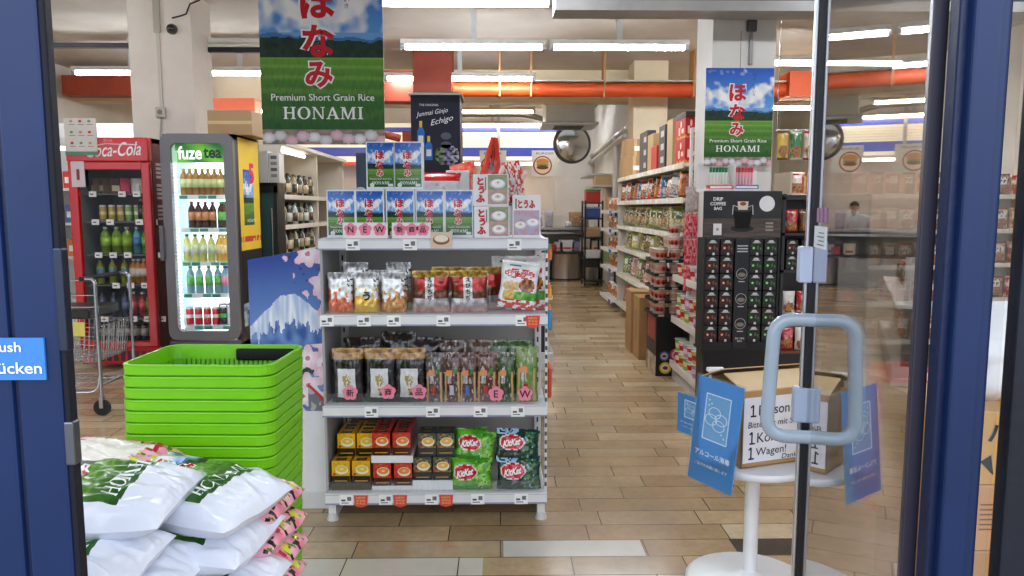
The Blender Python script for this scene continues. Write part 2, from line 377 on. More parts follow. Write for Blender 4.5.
# ================================================================== THE SETTING
X_, Z_ = V((1, 0, 0)), V((0, 0, 1)); Y_ = V((0, 1, 0))
CZ = 3.5
def slab(name, x0, x1, y0, y1, z0, z1, f, parent=None):
    return struct(MB().box(x0, x1, y0, y1, z0, z1, WHITE, f).obj(name, parent))
slab('floor', -6.7, 6.2, 1.0, 16.2, -.1, 0, 'floor')
slab('ground', -9, 9, -6, 1.0, -.1, 0, 'asphalt')
slab('ceiling', -6.7, 6.2, 1.0, 16.2, CZ, CZ+.1, 'ceiling')
slab('wall_left', -6.7, -6.5, 1.3, 16.0, 0, CZ, 'white_wall')
slab('wall_right', 6.0, 6.2, 1.3, 16.0, 0, CZ, 'white_wall')
slab('wall_back', -6.7, 6.2, 16.0, 16.2, 0, CZ, 'white_wall')
slab('wall_partition', 2.02, 2.12, 11.3, 16.0, 0, CZ, 'white_wall')
slab('wall_front', -6.7, 6.2, 1.1, 1.3, 2.55, CZ, 'blue_dark')
slab('beam', .36, 4.6, 5.0, 5.18, 2.74, CZ, 'navy_black'); slab('trim_1', .36, 4.6, 4.97, 5.2, 2.68, 2.745, 'grey_metal')
slab('beam_far', -6.5, 2.02, 11.6, 11.9, 3.02, CZ, 'cream_wall')
PX0 = at(160, 70, 7.5).x
pl = slab('pillar_left', at(130, 70, 7.5).x, at(193, 70, 7.5).x, 7.5, 8.0, 0, CZ, 'pillar_paint')
struct(MB().box(PX0-.015, PX0+.015, 7.485, 7.5, 2.28, 3.1, C(206, 198, 188), 'satin').box(PX0-.03, PX0+.03, 7.47, 7.5, 3.1, CZ, C(180, 172, 160), 'satin')
       .tube([at(161, 118, 7.49), at(160.5, 128, 7.49), at(160, 138, 7.49)], .008, C(190, 180, 170), 'satin').obj('conduit', pl))
struct(MB().box(PX0-.045, PX0+.045, 7.45, 7.5, 2.285, 2.385, C(190, 182, 170), 'satin', .008).disc((PX0, 7.449, 2.335), X_*.025, Z_*.025, C(120), 'satin').obj('junction_box', pl))
pr = slab('pillar_right', at(712, 70, 5.3).x, at(775, 70, 5.3).x, 5.3, 5.72, 0, CZ, 'white_wall')
struct(MB().box(1.745, 1.765, 5.285, 5.3, 2.4, 2.62, C(150), 'satin').box(1.72, 1.79, 5.27, 5.3, 2.62, 2.7, C(90), 'satin', .01).obj('conduit', pr))
slab('pillar_far', 1.93, 2.42, 10.85, 11.3, 0, CZ, 'cream_wall')

# door_1: the blue post at the edge of the opening, with its push sign
d1 = struct(bpy.data.objects.new('door_1', None)); col.objects.link(d1)
struct(MB().box(-1.06, -.752, 1.13, 1.16, 0, 2.55, WHITE, 'blue_paint', .006).box(-.744, -.676, 1.13, 1.155, 0, 2.55, WHITE, 'blue_paint', .005).box(-.755, -.74, 1.137, 1.15, 0, 2.55, WHITE, 'blue_dark').obj('stile', d1))
struct(MB().box(-.677, -.667, 1.132, 1.153, 0, 2.55, C(22, 24, 34), 'rubber', .003).obj('rubber_seal', d1))
struct(MB().box(-.678, -.663, 1.129, 1.15, 1.0, 1.07, C(120, 124, 132), 'steel', .003).box(-.678, -.664, 1.13, 1.15, 1.18, 1.34, C(70, 78, 96), 'steel', .003).obj('latch_plate', d1))
ps = MB().box(-.9, at(45, 360, 1.127).x, 1.1265, 1.131, at(20, 380, 1.127).z, at(20, 338, 1.127).z, C(66, 132, 206), 'satin')
sx0, sx1 = -.868, at(41, 360, 1.127).x
for s_, py, hh in (('Push', 347, .0145), ('Drücken', 368, .0165)):
    vs_, _ = text_mesh(s_); w_ = hh*(max(p[0] for p in vs_)-min(p[0] for p in vs_))/(max(p[1] for p in vs_)-min(p[1] for p in vs_))*1.22
    xr = at(21 if s_ == 'Push' else 42, py, 1.126).x
    ps.text(s_, (xr-w_/2, 1.126, at(20, py, 1.126).z), X_, Z_, hh*1.08, C(236, 240, 246), 'satin', w=w_, off=.012)
struct(ps.obj('push_sign', d1))
# door_3: the blue post on the hinge side and the dark post beyond the narrow gap
PXR = at(958, 288, 1.135).x
d3 = struct(bpy.data.objects.new('door_3', None)); col.objects.link(d3)
struct(MB().box(PXR-.014, PXR+.004, 1.15, 1.18, 0, 2.55, WHITE, 'blue_dark', .004).box(PXR, PXR+.043, 1.135, 1.18, 0, 2.55, WHITE, 'blue_paint', .005).box(PXR+.039, PXR+.06, 1.142, 1.18, 0, 2.55, WHITE, 'blue_paint', .004)
       .box(PXR+.057, PXR+.067, 1.15, 1.18, 0, 2.55, WHITE, 'blue_dark', .003).box(PXR+.065, PXR+.071, 1.158, 1.18, 0, 2.55, WHITE, 'navy_black', .003).obj('post', d3))
w1 = struct(bpy.data.objects.new('window_1', None)); col.objects.link(w1)
struct(MB().box(PXR+.095, PXR+.15, 1.13, 1.16, 0, 2.55, WHITE, 'navy_black', .005).box(PXR+.147, PXR+.4, 1.14, 1.2, 0, 2.55, WHITE, 'blue_paint', .005).obj('window_frame', w1))
struct(MB().box(PXR+.07, PXR+.096, 1.165, 1.17, .05, 2.5, C(220, 230, 232), 'clear').obj('pane', w1))

# door_2: the glass leaf, swung open
HX, HY = at(925, 288, 1.2).x, 1.2; PHI = radians(12.7); LW = .965
d2 = struct(bpy.data.objects.new('door_2', None)); col.objects.link(d2); d2.location = (HX, HY, 0); d2.rotation_euler = (0, 0, -PHI)
# local: +y runs along the leaf away from the hinge, -x is the side seen from the street
struct(MB().box(-.004, .004, .02, LW-.03, .03, 2.42, C(225, 232, 230), 'door_glass').obj('glass_pane', d2))
struct(MB().box(-.014, .01, LW-.03, LW, .02, 2.45, C(16, 18, 24), 'satin', .003).box(-.024, -.013, LW-.024, LW, .02, 2.45, C(196, 198, 202), 'steel', .004).obj('edge_stile', d2))
struct(MB().box(-.012, .012, 0, .02, .02, 2.45, C(44, 42, 58), 'satin', .003).obj('hinge_stile', d2))
struct(MB().box(-.014, .014, .05, LW-.03, .012, .045, C(40, 42, 52), 'satin').box(-.014, .014, .05, LW-.03, 2.4, 2.45, C(40, 42, 52), 'satin').obj('rail', d2))
for sd, y0 in ((-1, LW-.02), (1, LW-.02)):
    hz0, hz1 = .745, 1.085
    pts = fillet([(0, y0-.07, hz1), (sd*.11, y0-.07, hz1), (sd*.125, y0-.08, hz0), (0, y0-.07, hz0)], .07, 8)
    struct(MB().tube(pts, .0195, C(168, 184, 198), 'gloss', 16).lathe([(.027, -.004), (.027, .004)], (0, 0, 0), C(150, 164, 176), 'gloss').obj('handle', d2))
struct(MB().box(-.042, .0, LW-.036, LW+.006, .77, .875, C(176, 190, 214), 'satin', .006).obj('lock_box', d2))
struct(MB().box(-.042, -.005, LW-.04, LW+.008, 1.185, 1.29, C(196, 206, 232), 'satin', .005).obj('lock_box', d2))
st = MB().box(-.0065, -.0045, LW-.2, LW-.045, 1.29, 1.35, C(226, 234, 240), 'satin')
for i in range(4): st.box(-.0072, -.0064, LW-.18, LW-.09-.02*(i % 2), 1.298+.011*i, 1.301+.011*i, C(90, 100, 120), 'satin')
for i in range(3): st.box(-.0065, -.0045, LW-.2+.05*i, LW-.17+.05*i, 1.36, 1.40, C(150, 110, 150), 'satin')
struct(st.obj('sticker', d2))

# pipes, blocks and ducts under the ceiling
struct(MB().tube([(-.75, 10.2, 2.985), (3.9, 10.2, 2.985)], .095, WHITE, 'orange_paint', 16).box(3.85, 4.3, 10.0, 10.4, 2.88, 3.2, WHITE, 'orange_paint').obj('trim_2'))
cl_ = MB()
for x in (.0, .42, 1.4, 2.6): cl_.box(x-.012, x+.012, 10.09, 10.31, 2.88, CZ, C(170, 120, 70), 'satin')
struct(cl_.box(-.75, 3.85, 10.12, 10.28, 3.085, 3.105, C(190, 180, 166), 'satin').obj('trim_3'))
slab('trim_4', -1.12, -.62, 9.8, 10.3, 2.86, CZ, 'rust_paint'); slab('trim_5', -1.75, -1.1, 10.0, 10.3, 2.8, 3.2, 'rust_paint')
slab('trim_6', -6.3, -4.4, 11.0, 11.3, 3.02, 3.3, 'rust_paint'); slab('trim_7', -4.3, -3.55, 11.0, 11.3, 2.72, 2.98, 'orange_paint')
slab('trim_8', -6.5, -3.78, 7.9, 7.96, 3.04, 3.09, 'navy_black'); slab('trim_9', -3.13, -2.3, 7.9, 7.96, 3.0, 3.05, 'navy_black')
slab('trim_10', -1.55, -1.0, 12.0, 12.3, 2.45, 2.62, 'rust_paint'); slab('trim_11', -.98, -.68, 12.0, 12.3, 2.62, 2.8, 'orange_paint')
struct(MB().tube([(-2.4, 9.0, 2.75), (-1.5, 9.6, 2.45)], .06, WHITE, 'rust_paint', 10).tube([(-2.4, 9.3, 2.55), (-1.3, 9.8, 2.3)], .05, WHITE, 'rust_paint', 10).obj('trim_12'))
struct(MB().tube(fillet([(-.9, 13.6, 3.08), (.55, 13.6, 3.08), (1.0, 13.6, 2.9), (1.1, 13.6, 2.8)], .3, 6), .05, C(150, 150, 148), 'steel', 10).obj('trim_13'))
struct(MB().tube([(1.96, 11.5, 2.62), (1.96, 15.9, 2.5)], .045, C(216, 212, 206), 'satin', 10).tube([(1.92, 11.5, 2.5), (1.92, 15.9, 2.35)], .04, C(206, 202, 196), 'satin', 10).tube([(1.95, 12.6, 2.6), (1.95, 12.6, .2)], .05, C(216, 212, 208), 'satin', 10).obj('trim_14'))

# fluorescent lamps
def lamp(x0, x1, y, z, label, warm=False, lit=True, group='fluorescent ceiling lamps'):
    L = thing('ceiling_lamp', label, 'lamp', ((x0+x1)/2, y, z), 0, group); w = (x1-x0)/2
    MB().box(-w, w, -.04, .04, .02, .075, C(206, 202, 196), 'satin', .01).box(-.03, .03, -.02, .02, .07, CZ-z, C(190), 'satin').obj('housing', L)
    for e_ in (-w, w-.05): MB().box(e_, e_+.05, -.03, .03, -.03, .03, C(180), 'satin', .006).obj('end_cap', L)
    MB().tube([(-w+.05, 0, 0), (w-.05, 0, 0)], .03, (C(255, 238, 206) if warm else C(240, 248, 255)) if lit else C(214, 206, 190), ('glow_strip' if 'strip' in label else 'tube') if lit else 'satin', 12).obj('tube', L, label='glowing white tube' if lit else 'unlit tube')
    return L
lamp(-1.3, .45, 6.28, 3.07, 'long lit tube lamp half hidden by the big rice banner')
lamp(-1.03, .49, 7.94, 3.07, 'lit tube lamp hanging above and beyond the small blue rice boxes')
lamp(.52, 1.98, 7.94, 3.07, 'lit tube lamp running up to the pillar with the small rice banner')
lamp(-1.5, .47, 9.85, 3.07, 'lit tube lamp just in front of the orange pipe')
lamp(-5.3, -3.85, 9.5, 3.07, 'lit tube lamp on the far side of the pillar, above the red fridge')
lamp(-3.75, -2.7, 9.5, 3.07, 'lit tube lamp between the pillar and the big rice banner')
lamp(-3.75, -2.42, 7.94, 3.07, 'unlit tube lamp beside the pillar with the camera', lit=False)
lamp(3.1, 4.7, 8.74, 3.07, 'lit tube lamp beyond the pillar, next to the glass door')
lamp(2.9, 4.6, 11.0, 2.86, 'warm yellowish tube lamp beyond the pillar, below the orange pipe', True)
lamp(2.2, 3.7, 6.3, 3.07, 'lit tube lamp hidden behind the small rice banner pillar')
lamp(-5.9, -4.4, 6.0, 3.07, 'lit tube lamp over the trolley and the red fridge'); lamp(-3.2, -1.7, 4.7, 3.07, 'lit tube lamp over the green baskets'); lamp(-.9, .6, 4.0, 3.07, 'lit tube lamp over the white end shelf')
lamp(2.2, 3.7, 3.9, 3.07, 'lit tube lamp over the round white table')
lamp(-.9, .6, 12.6, 3.0, 'warm tube lamp above the striped fascia', True); lamp(-4.0, -2.4, 12.6, 3.0, 'warm tube lamp far behind the drinks fridges', True)
lamp(.95, 1.72, 14.6, 3.2, 'short added tube lamp hidden behind the ceiling air conditioner')  # unseen lamp, added to brighten the white side wall at the far end
lamp(-1.45, 1.15, 15.12, 3.06, 'warm strip lamp along the top of the striped fascia', True); lamp(-1.0, .95, 15.2, 2.29, 'warm strip lamp along the foot of the striped fascia', True)

# striped fascia above the far counter
fs = MB()
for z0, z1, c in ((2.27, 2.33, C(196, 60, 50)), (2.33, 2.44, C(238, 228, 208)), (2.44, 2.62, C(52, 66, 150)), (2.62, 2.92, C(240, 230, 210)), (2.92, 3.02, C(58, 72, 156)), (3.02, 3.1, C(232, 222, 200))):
    fs.box(-5.2, 1.2, 15.25, 15.45, z0, z1, c, 'glow_hdr')  # faint emission added to the printed bands to brighten the board
for i in range(5): fs.box(-5.2, 1.2, 15.245, 15.25, 2.66+i*.05, 2.664+i*.05, C(206, 196, 176), 'satin')
fs.box(-5.2, -5.1, 15.25, 15.45, 0, 2.27, C(220), 'satin').box(1.1, 1.2, 15.25, 15.45, 0, 2.27, C(226, 222, 214), 'satin')
tag(fs.obj('fascia_board'), 'cream fascia board with blue stripes across the far counter', 'sign')
for i, (px, lb) in enumerate(((493, 'white poster with round food picture behind the red packets, on the striped fascia'), (545, 'white poster with a round red food picture, just below the round mirror'))):
    x, z = ZX(px, 163, 15.1); q = MB().box(x-.27, x+.27, 15.08, 15.1, z-.27, z+.25, C(226, 222, 214), 'card').text('BURGER', (x, 15.079, z+.19), X_, Z_, .04, C(80, 80, 84), w=.36)
    q.disc((x-.05, 15.078, z-.05), X_*.19, Z_*.19, C(150, 44, 36)).disc((x-.05, 15.077, z-.05), X_*.165, Z_*.165, C(240, 220, 190)).disc((x-.05, 15.076, z+.02), X_*.13, Z_*.07, C(206, 140, 70)).disc((x-.05, 15.075, z-.09), X_*.12, Z_*.04, C(120, 60, 34)).box(x-.17, x+.07, 15.07, 15.075, z-.055, z-.03, C(90, 140, 60), 'card')
    tag(q.obj('hanging_poster'), lb, 'poster', 'food posters on the far wall')
# convex mirror, air conditioner
mx, mz = ZX(572, 144, 13.65)
mr = thing('convex_mirror', 'round convex security mirror below the ceiling air conditioner', 'mirror', (mx, 13.65, mz), radians(14))
pf = [(.33*sin(a*pi/20), -.12*cos(a*pi/20)+.0) for a in range(0, 11)]
o = MB(); o.M = Matrix.Rotation(pi/2, 4, 'X'); o.lathe([(p[0], -p[1]) for p in pf][::-1], (0, 0, 0), C(225), 'chrome', 32).obj('mirror_face', mr)
o = MB(); o.M = Matrix.Rotation(pi/2, 4, 'X'); o.lathe([(.355, -.03), (.355, .03), (.325, .04)], (0, 0, 0), C(70), 'satin', 32).obj('rim', mr)
MB().tube([(0, .02, 0), (.2, .3, .1), (.3, .6, .1)], .025, C(120), 'steel').obj('bracket', mr)
ax0, ax1 = at(545, 120, 12.6).x, at(594, 120, 12.6).x
ac = thing('ceiling_air_conditioner', 'white ceiling cassette air conditioner above the round mirror', 'air conditioner', ((ax0+ax1)/2, 12.9, 2.82)); w = (ax1-ax0)/2
MB().box(-w, w, -.4, .4, .0, .43, C(214, 222, 228), 'satin', .02).obj('casing', ac)
q = MB().box(-w-.06, w+.06, -.46, .46, -.05, .0, C(196, 202, 206), 'satin', .015)
for i in range(6): q.box(-w*.6, w*.6, -.3+i*.11, -.25+i*.11, -.056, -.045, C(90), 'satin')
q.obj('grille', ac)
# dome camera with its cable
cx, cz = ZX(168, 27, 7.4)
dc = thing('security_camera', 'small dark dome camera mounted high on the pillar', 'camera', (cx, 7.5, cz))
o = MB(); o.M = Matrix.Rotation(pi/2, 4, 'X'); o.lathe([(.05, 0), (.05, .03), (.04, .05)], (0, 0, 0), C(70, 66, 62), 'satin', 20).obj('base', dc)
o = MB(); o.M = Matrix.Translation((0, -.05, 0)); o.lathe([(.036*cos(a), .036*sin(a)) for a in [i*pi/12-pi/2 for i in range(13)]], (0, 0, 0), C(26), 'gloss', 16).obj('lens_dome', dc)
MB().tube([V(p)-V((cx, 7.5, cz)) for p in (at(172, 18, 7.485), at(180, 16, 7.48), at(186, 14, 7.485), at(190, 4, 7.485), at(200, 0, 7.485))], .008, C(60), 'rubber').obj('cable', dc)

# ================================================================== BANNERS
by = 3.72; bx0, bx1 = at(260, 60, by).x, at(383.5, 60, by).x; bz0 = at(320, 144.5, by).z; bz1 = at(320, 129.5, by).z; bz2 = bz1+(at(320, 0, by).z-bz1)*1.36
b = thing('rice_banner', 'large hanging rice field banner with red lettering above the white end shelf', 'banner', ((bx0+bx1)/2, by, bz0))
q = MB(); q.M = Matrix.Translation((-(bx0+bx1)/2, -by, -bz0)); honami(q, bx0, bx1, by, bz1, bz2, 110, 170, small=False)
q.img((bx0, by, bz0), (bx1-bx0, 0, 0), (0, 0, bz1-bz0), 90, 10, dishes_art).box(bx0, bx1, by+.001, by+.004, bz0, bz2, C(235), 'card').obj('print', b)
q = MB(); q.M = Matrix.Translation((-(bx0+bx1)/2, -by, -bz0))
for x in (bx0+.06, bx1-.06): q.tube([(x, by+.002, bz2), (x, by+.002, CZ)], .0015, C(210), 'satin', 5)
q.obj('hanging_cord', b)
by = 5.262; bx0, bx1 = at(705, 110, by).x, at(773, 110, by).x; bz0 = at(740, 166, by).z; bz1 = at(740, 157, by).z; bz2 = at(740, 68, by).z
q = MB(); honami(q, bx0, bx1, by, bz1, bz2, 60, 90, small=False); q.img((bx0, by, bz0), (bx1-bx0, 0, 0), (0, 0, bz1-bz0), 60, 6, dishes_art).box(bx0, bx1, by+.001, by+.006, bz0, bz2, C(235), 'card')
q.tube([((bx0+bx1)/2, by+.005, bz2), ((bx0+bx1)/2, by+.005, 2.62)], .002, C(90), 'satin', 5)
tag(q.obj('rice_banner'), 'small rice field banner with red lettering hanging on the white pillar', 'banner')
# black sake carton on the shelf behind the banner
ey = 4.25; ex0, ex1 = at(411, 130, ey).x, at(460, 130, ey).x; ez1 = at(435, 95, ey).z; ez0 = 1.425
q = MB().box(ex0, ex1, ey, ey+.3, ez0, ez1, C(24, 26, 44), 'card').box(ex0-.012, ex1+.012, ey-.01, ey+.31, ez1, ez1+.012, C(176, 170, 160), 'satin').box(ex0+.012, ex1-.012, ey+.012, ey+.29, ez1+.012, ez1+.02, C(60, 56, 52), 'satin')
u0 = lambda px, py: V((at(px, py, ey).x, ey-.002, at(px, py, ey).z))
q.text('THE ORIGINAL', u0(429, 105), X_, Z_, .012, C(220), w=.11).text('Junmai Ginjo', u0(432, 113), (X_+Z_*.15).normalized(), Z_, .034, C(236), w=.18, shear=.22).text('Echigo', u0(442, 121), (X_+Z_*.25).normalized(), Z_, .042, C(240), w=.13, shear=.22)
for px, y0, y1 in ((421, 121, 147), (429, 136, 160)):
    a, e = u0(px, y1), u0(px, y0); h = e.z-a.z
    q.rect(a+Z_*h*.3, X_*.021, Z_*h*.3, C(40, 110, 190)).rect(a+Z_*h*.3-Y_*.0005, X_*.014, Z_*h*.14, C(226, 226, 214)).prism([a+V((-.021, 0, h*.6)), a+V((.021, 0, h*.6)), a+V((.009, 0, h*.76)), a+V((-.009, 0, h*.76))], (0, -.0004, 0), C(46, 120, 200)).rect(a+Z_*h*.87, X_*.008, Z_*h*.13, C(226, 190, 70))
q.img(u0(434, 166), X_*.15, Z_*.12, 20, 16, lambda s, t: mix(C(24, 26, 44), [C(128, 150, 90), C(150, 150, 190), C(200, 200, 210)][int(s*2.99)], 1.5*nz(s*8, t*8, 2)+.5) if (s-.5)**2+(t-.5)**2 < .22 else C(24, 26, 44))
for py in (136, 145): q.disc(u0(446, py), X_*.03, Z_*.02, C(88, 92, 110))
tag(q.obj('display_carton'), 'tall black carton printed with two blue sake bottles behind the rice banner', 'carton')
# ================================================================== WHITE END SHELF
GY = 3.2; GX0, GX1 = -.785, .212
g = thing('gondola_shelf', 'white four-tier end shelf facing the doorway with snacks and rice', 'shelf', (0, GY, 0))
for x in (GX0+.012, GX1-.045):
    q = MB().box(x, x+.033, .02, .42, 0, .03, C(226), 'satin', .006).box(x, x+.033, .36, .42, 0, 1.275, C(228), 'satin', .004).box(x, x+.033, .015, .4, .03, .13, C(226), 'satin')
    for i in range(22): q.box(x+.012, x+.02, .359, .36, .1+i*.05, .125+i*.05, C(60), 'satin')
    q.lathe([(.028, 0), (.022, .02), (.01, .05)], (x+.017, .03, 0), C(200), 'satin', 10)
    if x > 0:
        q.box(GX1-.012, GX1-.002, .03, .075, .12, 1.27, C(232), 'satin')
        for i in range(28): q.box(GX1-.0125, GX1-.003, .0285, .03, .15+i*.039, .168+i*.039, C(70), 'satin')
    q.obj('upright', g)
MB().box(GX0+.012, GX1-.012, .395, .41, .1, 1.285, C(176, 174, 172), 'satin').obj('back_panel', g)
MB().box(GX0, GX0+.012, .03, .41, .08, 1.27, C(168, 168, 172), 'satin', .003).obj('side_panel', g)
SH = [1.27, .94, .535, .135]
SHN = ['top', 'second', 'third', 'bottom']
tags = [[.155, .4, .85], [.035, .195, .325, .54, .885], [.22, .49, .7, .865], [.1, .275, .48, .685, .88]]
promo = [[.535], [.93], [], [.165, .34, .545]]
for i, z in enumerate(SH):
    s = MB().box(GX0+.01, GX1-.01, .0, .395, z-.03, z, C(232, 232, 234), 'satin', .004).obj('shelf_board', g)
    w = GX1-GX0
    MB().box(GX0+.004, GX1-.004, -.014, .0, z-.05, z-.001, C(230, 230, 232), 'satin', .003).box(GX0+.004, GX1-.004, -.0155, -.014, z-.05, z-.043, C(150, 152, 176), 'satin').box(GX0+.004, GX1-.004, -.0155, -.014, z-.008, z-.004, C(196, 200, 212), 'satin').obj('price_rail', s)
    if i: 
        fc = MB().box(GX0+.01, GX1-.01, -.004, -.001, z, z+.052, C(220, 228, 230), 'crystal')
        for k in range(40): fc.box(GX0+.02+k*w*.0245, GX0+.021+k*w*.0245, -.005, -.001, z, z+.05, C(205, 210, 214), 'crystal')
        fc.obj('clear_fence', s)
    for t in tags[i]:
        x = GX0+t*w; MB().box(x-.03, x+.03, -.018, -.016, z-.05, z-.004, C(246), 'card').box(x-.022, x-.004, -.0186, -.018, z-.032, z-.024, C(80), 'card').box(x+.004, x+.022, -.0186, -.018, z-.03, z-.012, C(120), 'card').box(x-.022, x+.01, -.0186, -.018, z-.042, z-.038, C(110), 'card').obj('price_tag', s)
    for t in promo[i]:
        x = GX0+t*w
        if i == 0: MB().box(x-.045, x+.045, -.02, -.017, z-.04, z+.028, C(222, 200, 180), 'card').disc((x, -.0205, z-.005), X_*.036, Z_*.022, C(150, 90, 50)).disc((x, -.021, z), X_*.03, Z_*.016, C(236, 226, 206)).obj('picture_tag', s)
        else:
            m = MB().prism([(x-.031, -.018, z-.005), (x-.027, -.018, z-.052), (x, -.018, z-.062), (x+.027, -.018, z-.052), (x+.031, -.018, z-.005)], (0, -.001, 0), C(222, 84, 84))
            for r_ in range(3): m.text('NEW' if r_ == 0 else '新商品', (x, -.0195, z-.016-.013*r_), X_, Z_, .009, C(250, 214, 96), w=.04)
            m.obj('promo_badge', s)
# blossom signs
def blossom(mb, x, y, z, r, ch):
    o = V((x, y, z)); n = 60
    mb.prism([o+(X_*sin(2*pi*k/n)+Z_*cos(2*pi*k/n))*r*(.80+.22*abs(cos(2.5*2*pi*k/n))) for k in range(n)], (0, -.002, 0), C(238, 142, 166))
    mb.text(ch, (x, y-.0024, z), X_, Z_, r*.95, C(40, 24, 30), off=.012)
def bsign(px, py, ch, lb, r=.034):
    q = MB(); x, z = ZX(px, py, GY-.02); blossom(q, 0, 0, 0, r, ch); tag(q.obj('blossom_sign', None, (x, GY-.0165, z)), lb, 'sign', 'pink blossom signs on the shelf edge')
bsign(350, 393, '新', 'pink blossom sign with one character under the first gold-topped black bag beside the Fuji board')
bsign(388, 392, '商', 'pink blossom sign with a square-legged character, in the middle of the black bags')
bsign(419, 392, '品', 'pink blossom sign with three small boxes as its character')
bsign(496, 394, 'E', 'pink blossom sign with the letter E under the green bags')
bsign(525, 394, 'W', 'pink blossom sign with the letter W under the speckled green bag')
for xs, word, lb in (((351, 365.5, 380), 'NEW', 'white strip sign with three pink blossoms spelling new on the top shelf'), ((400, 412, 423), '新商品', 'white strip sign with three pink blossoms in kanji on the top shelf')):
    q = MB(); a, e = at(xs[0]-8, 229.5, GY-.01), at(xs[2]+8, 229.5, GY-.01)
    q.box(a.x, e.x, GY-.0165, GY-.0145, 1.2705, a.z+.03, C(240, 232, 234), 'card')
    for px, ch in zip(xs, word): blossom(q, at(px, 229, GY-.01).x, GY-.017, a.z, .028, ch)
    tag(q.obj('strip_sign'), lb, 'sign', 'strip signs on the top shelf')

# --- rice boxes
def rice_box():
    w, h, d = .126, .208, .07; q = MB().box(-w/2, w/2, 0, d, 0, h, C(236, 240, 246), 'card', .002)
    honami(q, -w/2+.006, w/2-.006, -.0012, .012, h-.006, 22, 34, 'gloss')
    q.disc((-w*.3, -.003, .02), X_*.01, Z_*.01, C(226), 'card').box(w*.25, w*.42, -.003, -.002, .014, .026, C(226), 'card')
    return q
rb = rice_box().obj('rice_box'); used = False
RB = [(341.5, 0), (370, 0), (400.5, 0), (430, 0), (459, 0)]
nm = ['blue and green rice box, end of the lower row beside the Fuji board', 'second rice box from the Fuji board in the lower row of five', 'rice box at the middle of the lower row of five', 'fourth rice box from the Fuji board in the lower row of five', 'rice box of the lower row standing against the white tofu boxes']
tag(rb, nm[0], 'box', 'rice boxes on the top shelf')
for i, (px, _) in enumerate(RB):
    x = at(px, 214, GY+.05).x; o = rb if i == 0 else dup(rb, (0, 0, 0), label=nm[i]); o.location = (x, GY+.045, 1.2705)
for px, lb in ((381, 'upper rice box on the side of the big rice banner'), (408.5, 'upper rice box on the side of the black sake carton')):
    dup(rb, (at(px, 170, GY+.085).x, GY+.075, 1.4795), label=lb)
# --- white tofu boxes
def tofu_box(w, h, d, upright):
    q = MB().box(-w/2, w/2, 0, d, 0, h, C(240), 'card', .002); y = -.0015
    def dish(cx, cz, r, e):
        q.disc((cx, y, cz), X_*r*1.25, Z_*r*.8, C(206, 208, 214), 'gloss').disc((cx, y-.0004, cz+r*.08), X_*r, Z_*r*.6, C(244), 'gloss').disc((cx, y-.0008, cz+r*.14), X_*r*.55, Z_*r*.35, e, 'gloss').disc((cx, y-.0012, cz+r*.2), X_*r*.16, Z_*r*.1, C(90, 100, 50), 'gloss')
    if upright:
        q.img((-w/2+.005, y+.0005, .012), (w-.01, 0, 0), (0, 0, h*.58), 12, 12, lambda s, t: mix(C(176, 170, 190), C(200, 130, 140), nz(s*5, t*5, 3)*1.4+.3), 'gloss')
        dish(-w*.22, h*.3, w*.17, C(230, 210, 180)); dish(w*.22, h*.36, w*.19, C(236, 232, 226)); q.text('とうふ', (0, y, h*.79), X_, Z_, h*.2, C(206, 26, 44), 'card', w=w*.62, off=.05)
        q.box(-w/2+.012, -w/2+.018, y-.0003, y, h*.68, h*.92, C(120), 'card')
    else:
        q.img((-w*.08, y+.0005, .008), (w*.55, 0, 0), (0, 0, h*.92), 12, 12, lambda s, t: mix(C(150, 150, 110), C(206, 140, 150) if t < .5 else C(120, 130, 90), nz(s*5, t*5, 3)*1.4+.4), 'gloss')
        dish(w*.2, h*.7, w*.17, C(236, 232, 220)); dish(w*.2, h*.27, w*.16, C(228, 200, 170))
        for i, ch in enumerate('とうふ'): q.text(ch, (-w*.29+.004*(i % 2), y, h*(.78-.27*i)), X_, Z_, h*.25, C(206, 26, 44), 'card', off=.06)
        q.box(-w*.16, -w*.13, y-.0003, y, h*.5, h*.9, C(120), 'card')
    return q
x0, x1 = at(474, 220, GY+.03).x, at(509.5, 220, GY+.03).x
t1 = tofu_box(x1-x0, .137, .1, False).obj('tofu_box', None, ((x0+x1)/2, GY+.03, 1.2705)); tag(t1, 'white tofu mix box with red characters, under its twin', 'box', 'white tofu boxes')
dup(t1, ((x0+x1)/2-.004, GY+.032, 1.4085), label='white tofu mix box stacked on top of its twin')
x0, x1 = at(513, 220, GY+.03).x, at(541, 220, GY+.03).x
tag(tofu_box(x1-x0, .185, .08, True).obj('tofu_box', None, ((x0+x1)/2-.002, GY+.03, 1.2705)), 'white tofu mix box standing on end with its characters turned sideways', 'box', 'white tofu boxes')

